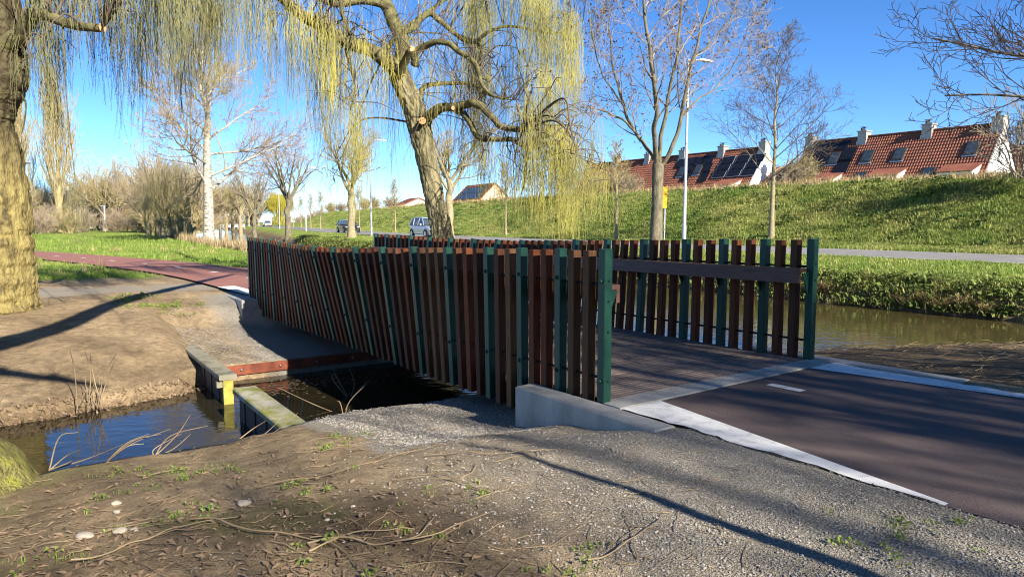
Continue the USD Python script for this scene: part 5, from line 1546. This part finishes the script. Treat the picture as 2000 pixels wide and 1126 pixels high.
l_, h_ = on_road(682, -1.7)
car('shiny black saloon car driving past behind a yellow-lit tree trunk', l_, h_, m_black, ([-2.45, -2.3, -1.7, -.6, .9, 1.6, 2.2, 2.45], [.80, .98, 1.0, .97, .95, .90, .80, .62]), W=1.95, roofz=1.52, belt=.97, length=4.9, estate=True)
l_, h_ = on_road(838, -1.7)
car('silver estate car with roof rails half hidden by the leaning willow trunk', l_, h_, m_silver, ([-2.35, -2.2, -1.6, -.6, .9, 1.6, 2.1, 2.35], [.85, 1.05, 1.08, 1.05, 1.04, 1.0, .92, .68]), W=1.9, roofz=1.72, belt=1.06, length=4.7, estate=True, rail=True)
l_, h_ = on_road(524, -1.7)
car('tiny white car far away on the road bend', l_, h_, m_whitecar, ([-2.3, -2.1, -1.6, -.6, .9, 1.6, 2.1, 2.3], [.85, .98, 1.0, .98, .96, .93, .85, .65]), W=1.85, roofz=1.6, belt=.98, length=4.6, estate=True)
# ================================================================= ground cover, litter
def instancer(name, protos, pos, rotz, scale, **tags):
    pi = UsdGeom.PointInstancer.Define(stage, numbered('/World', name))
    path = str(pi.GetPath())
    rel = pi.CreatePrototypesRel()
    for i, (m, mat) in enumerate(protos):
        p = mesh_of(stage, f'{path}/piece_{i:03d}' if i else f'{path}/piece', m, mat)
        rel.AddTarget(p.GetPath())
    n = len(pos)
    rgi = np.random.default_rng(n)
    pi.CreateProtoIndicesAttr(Vt.IntArray.FromNumpy(rgi.integers(0, len(protos), n).astype(np.int32)))
    pi.CreatePositionsAttr(Vt.Vec3fArray.FromNumpy(np.asarray(pos, np.float32)))
    q = np.zeros((n, 4))
    q[:, 0] = np.cos(np.asarray(rotz) / 2); q[:, 3] = np.sin(np.asarray(rotz) / 2)
    pi.CreateOrientationsAttr(Vt.QuathArray([Gf.Quath(float(a), 0, 0, float(d)) for a, d in zip(q[:, 0], q[:, 3])]))
    sc = np.asarray(scale, np.float32)
    pi.CreateScalesAttr(Vt.Vec3fArray.FromNumpy(np.repeat(sc[:, None], 3, 1) if sc.ndim == 1 else sc))
    return tag(pi.GetPrim(), **tags)


def tuft(seed, n=9, h=.2, w=.012, spread=.10, bend=.5):
    r = np.random.default_rng(seed)
    v, f = [], []
    for i in range(n):
        az = r.uniform(0, 6.28); b = np.array([r.normal(0, spread), r.normal(0, spread), -.02])
        d = np.array([math.cos(az), math.sin(az), 0]); s = np.array([-d[1], d[0], 0]) * w * r.uniform(.7, 1.3)
        hh = h * r.uniform(.5, 1.15); bd = bend * hh * r.uniform(.2, 1)
        m = b + d * bd * .35 + [0, 0, hh * .6]; t = b + d * bd + [0, 0, hh]
        k = len(v)
        v += [b - s, b + s, m - s * .8, m + s * .8, t]
        f += [[k, k + 1, k + 3], [k, k + 3, k + 2], [k + 2, k + 3, k + 4]]
    return np.array(v), np.array(f)


def leafclump(seed, n=16, size=.06, spread=.14, h=.12):
    r = np.random.default_rng(seed)
    c = np.stack([r.normal(0, spread, n), r.normal(0, spread, n), r.uniform(0, h, n)], 1)
    u = r.normal(0, 1, (n, 3)); u[:, 2] *= .4; u /= np.linalg.norm(u, axis=1, keepdims=True)
    w = np.cross(u, r.normal(0, .35, (n, 3)) + [0, 0, 1]); w /= np.linalg.norm(w, axis=1, keepdims=True)
    s = size * r.uniform(.6, 1.3, (n, 1))
    v = np.stack([c - u * s / 2, c + w * s * .4 + [0, 0, .01], c + u * s / 2 - [0, 0, .012], c - w * s * .4 + [0, 0, .01]], 1).reshape(-1, 3)
    i = np.arange(n)[:, None] * 4
    return v, np.vstack([i + [0, 1, 2], i + [0, 2, 3]])


rg = np.random.default_rng(77)
m_darkweed = leaf_mat('dark_weeds', (.035, .075, .018), (.07, .12, .025), 2, .2)
G1 = [(tuft(i, 11, .12, .009, .11), m_grass) for i in range(3)]
G2 = [(tuft(10 + i, 16, .15, .012, .16, 1.1), m_grass2) for i in range(4)] + [(leafclump(30, 18, .08, .2, .10), m_ivy)]
LV = [(leafclump(40 + i, 18, .085, .16, .16), m_ivy) for i in range(3)]
ST = [(tuft(50 + i, 12, .42, .010, .10, .9), m_straw) for i in range(3)]
RD = [(tuft(60 + i, 10, .7, .012, .12, .35), m_reed) for i in range(3)]


def scatter(n, amin, amax, bmin, bmax, cond=None, shifted=True, logy=False):
    a = rg.uniform(amin, amax, n) if not logy else amin + (np.exp(rg.uniform(0, math.log(amax - amin + 1), n)) - 1)
    b = rg.uniform(bmin, bmax, n) + (shift(a) if shifted else 0)
    x, y = AB(a, b)
    ok = np.ones(n, bool) if cond is None else cond(x, y, a, b)
    x, y = x[ok], y[ok]
    return np.stack([x, y, terrain(x, y)], 1), a[ok], b[ok]


# lawn
pos, a, b = scatter(26000, 17.8, 95, -45, 6.6, lambda x, y, a, b: (path_dist(x, y) > 1.75) & (a > 17.6 + 2.0 * meshkit.noise(np.stack([x, y, x * 0], -1) * .6, 3)), False, True)
instancer('lawn_grass', G1, pos, rg.uniform(0, 6, len(pos)), rg.uniform(.7, 1.3, len(pos)) * np.clip(pos[:, 1] / 26, .8, 2.2), label='bright green grass of the lawn beyond the red path', category='grass', kind='stuff')
# canal verge
pos, a, b = scatter(15000, -14, 80, 17.5, 23.3, None, True, False)
instancer('verge_grass', G1 + G2[:1], pos, rg.uniform(0, 6, len(pos)), rg.uniform(.6, 1.2, len(pos)), label='green grass on the verge between canal and road', category='grass', kind='stuff')
# embankment
pos, a, b = scatter(60000, -14, 190, 30.9, 44.8, None, True, True)
pos2, a2, b2 = scatter(34000, -14, 60, 30.9, 44.8)
pos = np.vstack([pos, pos2])
instancer('embankment_grass', G2, pos, rg.uniform(0, 6, len(pos)), rg.uniform(.7, 1.5, len(pos)), label='rough green weeds and grass covering the embankment slope', category='grass', kind='stuff')
pos, a, b = scatter(3500, -10, 160, 42.4, 45.5, None, True, True)
instancer('crest_straw', ST, pos, rg.uniform(0, 6, len(pos)), rg.uniform(.8, 1.7, len(pos)), label='dry pale grass along the crest of the embankment', category='dry grass', kind='stuff')
pos, a, b = scatter(900, -14, 120, 33.5, 43, None, True, True)
instancer('embankment_weeds', [(leafclump(130 + i, 26, .16, .22, .25), m_darkweed) for i in range(3)], pos, rg.uniform(0, 6, len(pos)), rg.uniform(.6, 1.5, len(pos)), label='dark leafy weed clumps dotted over the embankment', category='weeds', kind='stuff')
pos, a, b = scatter(2600, -14, 120, 32.5, 43, lambda x, y, a, b: meshkit.fbm(np.stack([x, y, x * 0], -1) * .22, 3, 5) > .53, True, True)
instancer('embankment_straw', ST, pos, rg.uniform(0, 6, len(pos)), rg.uniform(.4, .8, len(pos)), label='faded dry grass patches on the embankment', category='dry grass', kind='stuff')
# far bank
pos, a, b = scatter(4600, -12, 70, 16.85, 17.9)
pos[:, 2] = np.maximum(pos[:, 2], ZW + .05) + rg.uniform(0, .12, len(pos))
instancer('bank_plants', LV + G2[:1], pos, rg.uniform(0, 6, len(pos)), rg.uniform(.7, 1.5, len(pos)), label='leafy green plants overhanging the far canal bank', category='plants', kind='stuff')
for px, b_ in ((1790, 17.0), (1850, 17.05), (1880, 17.0), (1910, 17.05), (1945, 17.0), (1612, 17.1), (1598, 17.05), (1640, 17.1)):
    q = ledge(px, b_)
    v = []
    ms = MB()
    for i in range(5):
        m_ = tuft(200 + i + px, 22, .55, .010, .09, 1.5)
        ms.add(m_[0] * [1, 1, .7], m_[1])
    obj('straw_tuft', (np.array(ms.mesh()[0]) + [q[0], q[1], max(q[2], ZW) + .12], ms.mesh()[1]), m_straw, None, label='pale dry grass tuft drooping from the far canal bank', category='dry grass', group='dry grass tufts on the far bank')
pos, a, b = scatter(420, -12, 60, 16.8, 17.7)
pos[:, 2] = np.maximum(pos[:, 2], ZW + .03)
instancer('bank_straw', ST, pos, rg.uniform(0, 6, len(pos)), rg.uniform(.5, 1.0, len(pos)), label='dead stalks mixed into the plants of the far canal bank', category='dry grass', kind='stuff')
# reeds at the left canal edge
pos, a, b = scatter(2600, 14, 85, 5.6, 7.4, lambda x, y, a, b: terrain(x, y, False) > ZW - .15)
instancer('reeds', RD, pos, rg.uniform(0, 6, len(pos)), rg.uniform(.6, 1.25, len(pos)), label='dry straw-coloured reeds along the canal edge by the poplar', category='reeds', kind='stuff')
pos, a, b = scatter(500, 20, 40, -12, 5.5, lambda x, y, a, b: (path_dist(x, y) > 2.2) & (meshkit.noise(np.stack([x, y, x * 0], -1) * .35, 8) > .62), False)
instancer('lawn_straw', ST, pos, rg.uniform(0, 6, len(pos)), rg.uniform(.6, 1.1, len(pos)), label='dry grass stalks in the lawn', category='dry grass', kind='stuff')
# far shore opposite bank left part, grass tufts beyond the bridge right side
pos, a, b = scatter(2200, 12.5, 40, W_ + .6, 6.4, lambda x, y, a, b: path_dist(x, y) > 1.75, False)
instancer('bankside_grass', G1, pos, rg.uniform(0, 6, len(pos)), rg.uniform(.8, 1.4, len(pos)), label='grass between the far bridge end and the canal', category='grass', kind='stuff')

# near soil: weeds in patches
patch = [at(60, 960, 1)[:2] * 0 + np.array(p) for p in ((-2.2, 4.9), (-1.45, 5.6), (-2.55, 4.45), (-.9, 3.25), (-.55, 3.35), (-2.3, 3.4), (-1.5, 6.1), (-8.0, 15.0), (-7.4, 14.2), (-6.8, 14.6), (-2.9, 5.2), (-2.5, 5.05), (-1.9, 3.9), (-.3, 4.1), (1.75, 3.3), (2.1, 3.35), (.3, 3.1), (-1.2, 4.3))]
c = np.vstack([p + rg.normal(0, .12 if p[1] < 10 else .25, (9 if p[1] < 10 else 26, 2)) for p in patch])
x, y = c[:, 0], c[:, 1]
instancer('weeds', [(leafclump(90 + i, 12, .03, .045, .05), m_grass) for i in range(3)] + [(tuft(95, 8, .08, .004, .03), m_grass)], np.stack([x, y, terrain(x, y) + .005], 1), rg.uniform(0, 6, len(x)), rg.uniform(.35, .75, len(x)) * np.where(y > 10, 1.8, 1), label='small green weeds sprouting in the bare soil', category='weeds', kind='stuff')


# pebbles
def pebble(seed):
    m = trimesh.creation.icosphere(1, 1.0)
    v = m.vertices * (1 + .5 * (meshkit.noise(m.vertices * 1.4 + seed * 9, seed)[:, None] - .5)) * [1, .75, .5]
    return v * .012, m.faces


PB = [(pebble(i), m_pebble) for i in range(4)]
n = 45000
x = rg.uniform(-1.6, 4.2, n); y = 2.6 + (np.exp(rg.uniform(0, math.log(5.5), n)) - 1)
aa_, bb_ = toab(x, y)
nn_ = meshkit.fbm(np.stack([x, y, x * 0], -1) * .8, 4, 11)
ok = (bb_ < .02) & (aa_ < 1.0) & (rg.uniform(0, 1, n) < np.clip(sstep(-2.8, -.9, bb_ + (nn_ - .5) * 2.4), 0.05, 1)) & ~((aa_ > -1) & (bb_ > -.32))
x, y = x[ok], y[ok]
instancer('gravel', PB, np.stack([x, y, terrain(x, y) + .002], 1), rg.uniform(0, 6, len(x)), rg.uniform(.22, .6, len(x)) * rg.choice([.6, 1, 1.3], len(x)), label='grey gravel chips trodden into the ground beside the near path', category='gravel', kind='stuff')
n = 9000
a, b = rg.uniform(.4, 3.2, n), rg.uniform(-1.7, .6, n)
x, y = AB(a, b)
a2, b2 = rg.uniform(7.5, 11.4, n), rg.uniform(-1.75, .4, n)
x2, y2 = AB(a2, b2)
x, y = np.r_[x, x2], np.r_[y, y2]
instancer('gravel', PB, np.stack([x, y, terrain(x, y) + .002], 1), rg.uniform(0, 6, len(x)), rg.uniform(.35, .95, len(x)), label='light gravel slabs sloping to the water under the bridge', category='gravel', kind='stuff')

# stones one can point to
for i, (px, py, s, lab) in enumerate(((477, 980, .055, 'pale round stone in the dark soil of the foreground'), (408, 985, .045, 'brownish stone just left of the pale round one'), (165, 1038, .06, 'flat pale stone near the lower left corner'), (235, 1032, .05, 'grey flat stone right of the lower left one'),
                                      (225, 958, .04, 'small stone near the pool edge weeds'), (228, 1010 - 30, .03, 'tiny white stone left in the foreground'), (905, 968, .028, 'small pale stone beside the gravel'), (262, 1035, .03, 'smallest of the stones at lower left'), (690, 1003, .02, 'white chip among foreground twigs'), (640, 1035, .02, 'second white chip among foreground twigs'))):
    p = at(px, py, 1.0); o = np.array([0, 0, CAMZ]); d_ = p - o
    t_ = (CAMZ + .12) / -d_[2]
    q = o + d_ * t_
    m = trimesh.creation.icosphere(2, 1.0)
    v = m.vertices * (1 + .45 * (meshkit.noise(m.vertices * 1.1 + i * 5, i)[:, None] - .5)) * [1, .8, .5] * s * .75
    obj('stone', (v + [q[0], q[1], gz(q[0], q[1]) + s * .15], m.faces), m_stone, None, smooth=True, label=lab, category='stone')


# sticks and twigs
def stick(p, az, ln, seed, lift=.012, curl=1.0, n=7):
    r = np.random.default_rng(seed)
    pts = [np.array(p[:2], float)]
    for i in range(n):
        az += r.normal(0, .28 * curl)
        pts.append(pts[-1] + np.array([math.cos(az), math.sin(az)]) * ln / n)
    pts = np.array(pts)
    z = terrain(pts[:, 0], pts[:, 1]) + lift + np.abs(r.normal(0, .012, n + 1)) * min(1, ln)
    return np.c_[pts, z]


lines, wd = [], []
for i in range(650):
    y = 2.9 + 6.0 * rg.uniform(0, 1) ** 1.5
    x = rg.uniform(-.75 * y, .35 * y)
    a, b = toab(x, y)
    if b > -.4 or a > a_near(b) - .05:
        continue
    ln = rg.choice([.08, .15, .25, .4, .7], p=[.35, .3, .2, .11, .04])
    l = stick((x, y), rg.uniform(0, 6.28), ln, i, .006, .6)
    lines.append(l); wd.append(np.linspace(rg.uniform(.0025, .006), .0015, len(l)))
for i in range(420):
    a, b = rg.uniform(6.8, 12.5), rg.uniform(-8, -1.6)
    x, y = AB(a, b)
    l = stick((x, y), rg.uniform(0, 6.28), rg.uniform(.15, .9), 3000 + i, .006)
    lines.append(l); wd.append(np.linspace(rg.uniform(.003, .007), .002, len(l)))
for i in range(700):
    a, b = rg.uniform(-5, 4.5), rg.uniform(3.3, 7.6)
    x, y = AB(a, b)
    l = stick((x, y), rg.uniform(0, 6.28), rg.uniform(.15, .7), 5000 + i, .01, 1.4)
    l[:, 2] += np.linspace(0, rg.uniform(0, .08), len(l))
    lines.append(l); wd.append(np.linspace(rg.uniform(.004, .010), .003, len(l)))
curves('twig_litter', lines, wd, m_stick, None, label='thin dry twigs and straw strewn over the bare soil', category='twigs', kind='stuff')
for i, (p, az, ln, r0, lab) in enumerate((((-1.75, 3.75), -.35, 1.5, .011, 'long dark crooked branch across the foreground soil'), ((-1.0, 3.35), .35, 1.0, .012, 'pale forked stick in the left centre foreground'), ((-2.7, 5.0), .1, .45, .012, 'short dark stick near the pool edge'),
                                          ((-.95, 3.2), 1.0, .6, .010, 'thick short pale stick near the bottom edge'), ((-.1, 4.0), 2.7, .9, .009, 'looping thin twig in the middle foreground'), ((.35, 3.15), .9, .7, .007, 'thin straight twig on the gravel'),
                                          ((-2.1, 3.25), .2, .8, .010, 'brown stick in the leaf litter at lower left'), ((-.6, 4.9), .15, 1.3, .007, 'long pale straw stem lying on the sunlit soil'), ((-1.6, 4.35), .2, 1.6, .006, 'long thin runner twig left of the middle'))):
    l = stick(p, az, ln, 900 + i, .014, 1.0, 9)
    t = MB().tube(*spline(l, np.linspace(r0 * .5, r0 * .2, len(l)), 3), 7)
    m = rg.integers(3, 6)
    l2 = stick(l[m], az + .7, ln * .4, 950 + i, .016, 1.0, 5)
    t.tube(*spline(l2, np.linspace(r0 * .3, r0 * .12, len(l2)), 3), 6)
    obj('stick', t.mesh(), m_stick, None, smooth=True, label=lab, category='stick')
# dead branches at the pool
pz = ZW
for i, (px, py, Y, up, lab) in enumerate(((95, 900, 5.9, .25, 'pale dead branch poking over the pool at lower left'), (200, 890, 5.9, .2, 'curved pale twig leaning over the near pool edge'), (300, 875, 6.1, .2, 'thin dead twigs at the near pool edge, centre'), (455, 850, 6.5, .25, 'broken twig standing by the low weir wall'))):
    p = at(px, py, Y)
    t = MB()
    r = np.random.default_rng(70 + i)
    for j in range(4):
        az = r.uniform(-.6, 1.2)
        ln = r.uniform(.3, .75)
        q = p + [math.cos(az) * ln, math.sin(az) * ln * .6, up * r.uniform(.2, 1.3)]
        P, R = spline([p + [0, 0, -.08], (p + q) / 2 + r.normal(0, .05, 3), q], [.007, .005, .002], 5)
        t.tube(P, R, 6)
    obj('dead_branch', t.mesh(), m_stick, None, smooth=True, label=lab, category='branch')
for i, (px, py, lab) in enumerate(((180, 800, 'bare stems rising from the far pool edge, left'), (370, 790, 'bare stems rising from the far pool edge by the weir wall'), (400, 825, 'dry stalks at the far pool edge, middle'))):
    a, b = 6.35, (-6.2, -3.4, -4.6)[i]
    q = AB(a, b)
    t = MB(); r = np.random.default_rng(80 + i)
    for j in range(9):
        p = np.array([q[0] + r.normal(0, .12), q[1] + r.normal(0, .07), ZW + .1])
        e = p + [r.normal(0, .18), r.normal(0, .1), r.uniform(.25, .85)]
        P, R = spline([p, (p + e) / 2 + r.normal(0, .05, 3), e], [.008, .006, .002], 4)
        t.tube(P, R, 5)
    obj('reed_clump', t.mesh(), m_stick, None, smooth=True, label=lab, category='reeds')
for i, (a, b, lab) in enumerate(((4.6, -.6, 'dead forked branch sticking out of the dark water'), (5.4, -.2, 'thin dead twig sticking out of the dark water'), (3.5, -.9, 'dead twigs in the water at the moss-topped wall'))):
    q = AB(a, b); t = MB(); r = np.random.default_rng(95 + i)
    for j in range(4):
        p = np.array([q[0], q[1], ZW - .05]); e = p + [r.normal(0, .35), r.normal(0, .2), r.uniform(.15, .5)]
        P, R = spline([p, (p + e) / 2 + r.normal(0, .06, 3), e], [.009, .007, .003], 4)
        t.tube(P, R, 5)
    obj('dead_branch', t.mesh(), m_stick, None, smooth=True, label=lab, category='branch')
# leaf litter
n = 3200
y = 2.8 + 4.2 * rg.uniform(0, 1, n) ** 1.7
x = rg.uniform(-.78, .02, n) * y
a, b = toab(x, y)
ok = (a < a_near(b) - .05) & (rg.uniform(0, 1, n) < np.clip(1.25 - (y - 2.8) / 3.5 - np.clip(x + 1.2, 0, 2) * .6, .03, 1))
c = np.stack([x[ok], y[ok], terrain(x[ok], y[ok]) + .008], 1)
n = len(c)
az = rg.uniform(0, 6.28, n)
u = np.stack([np.cos(az), np.sin(az), rg.normal(0, .28, n)], 1); w = np.stack([-np.sin(az), np.cos(az), rg.normal(0, .28, n)], 1)
s = rg.uniform(.010, .030, (n, 1))
v = np.stack([c - u * s, c - u * s * .2 + w * s * .4 + [0, 0, .006], c + u * s, c - u * s * .1 - w * s * .38 + [0, 0, .004]], 1).reshape(-1, 3)
i4 = np.arange(n)[:, None] * 4
obj('leaf_litter', (v, np.vstack([i4 + [0, 1, 2], i4 + [0, 2, 3]])), m_litter, None, label='brown dead leaves on the soil at lower left', category='leaves', kind='stuff')
# debris along the waterline
n = 1500
b = rg.uniform(-9, -1.9, n); a = a_far(b) + rg.normal(.03, .07, n)
x, y = AB(a, b)
c = np.stack([x, y, np.maximum(terrain(x, y), ZW) + rg.uniform(0, .04, n)], 1)
leaf_cloud('waterline_debris', c, .07, m_litter, None, rg, .4, label='dead leaves and roots along the far waterline of the pool', category='leaves', kind='stuff')
n = 420
a, b = rg.normal(6.6, .35, n), rg.uniform(-1.6, 1.0, n)
x, y = AB(a, b)
c = np.stack([x, y, np.full(n, ZW + .006)], 1)
az = rg.uniform(0, 6.28, n)
u = np.stack([np.cos(az), np.sin(az), np.zeros(n)], 1); w = np.stack([-np.sin(az), np.cos(az), np.zeros(n)], 1); s = rg.uniform(.015, .05, (n, 1))
v = np.stack([c - u * s, c + w * s * .4, c + u * s, c - w * s * .4], 1).reshape(-1, 3)
i4 = np.arange(n)[:, None] * 4
obj('floating_leaves', (v, np.vstack([i4 + [0, 2, 1], i4 + [0, 3, 2]])), m_litter, None, label='dead leaves floating in front of the rusty steel plate', category='leaves', kind='stuff')
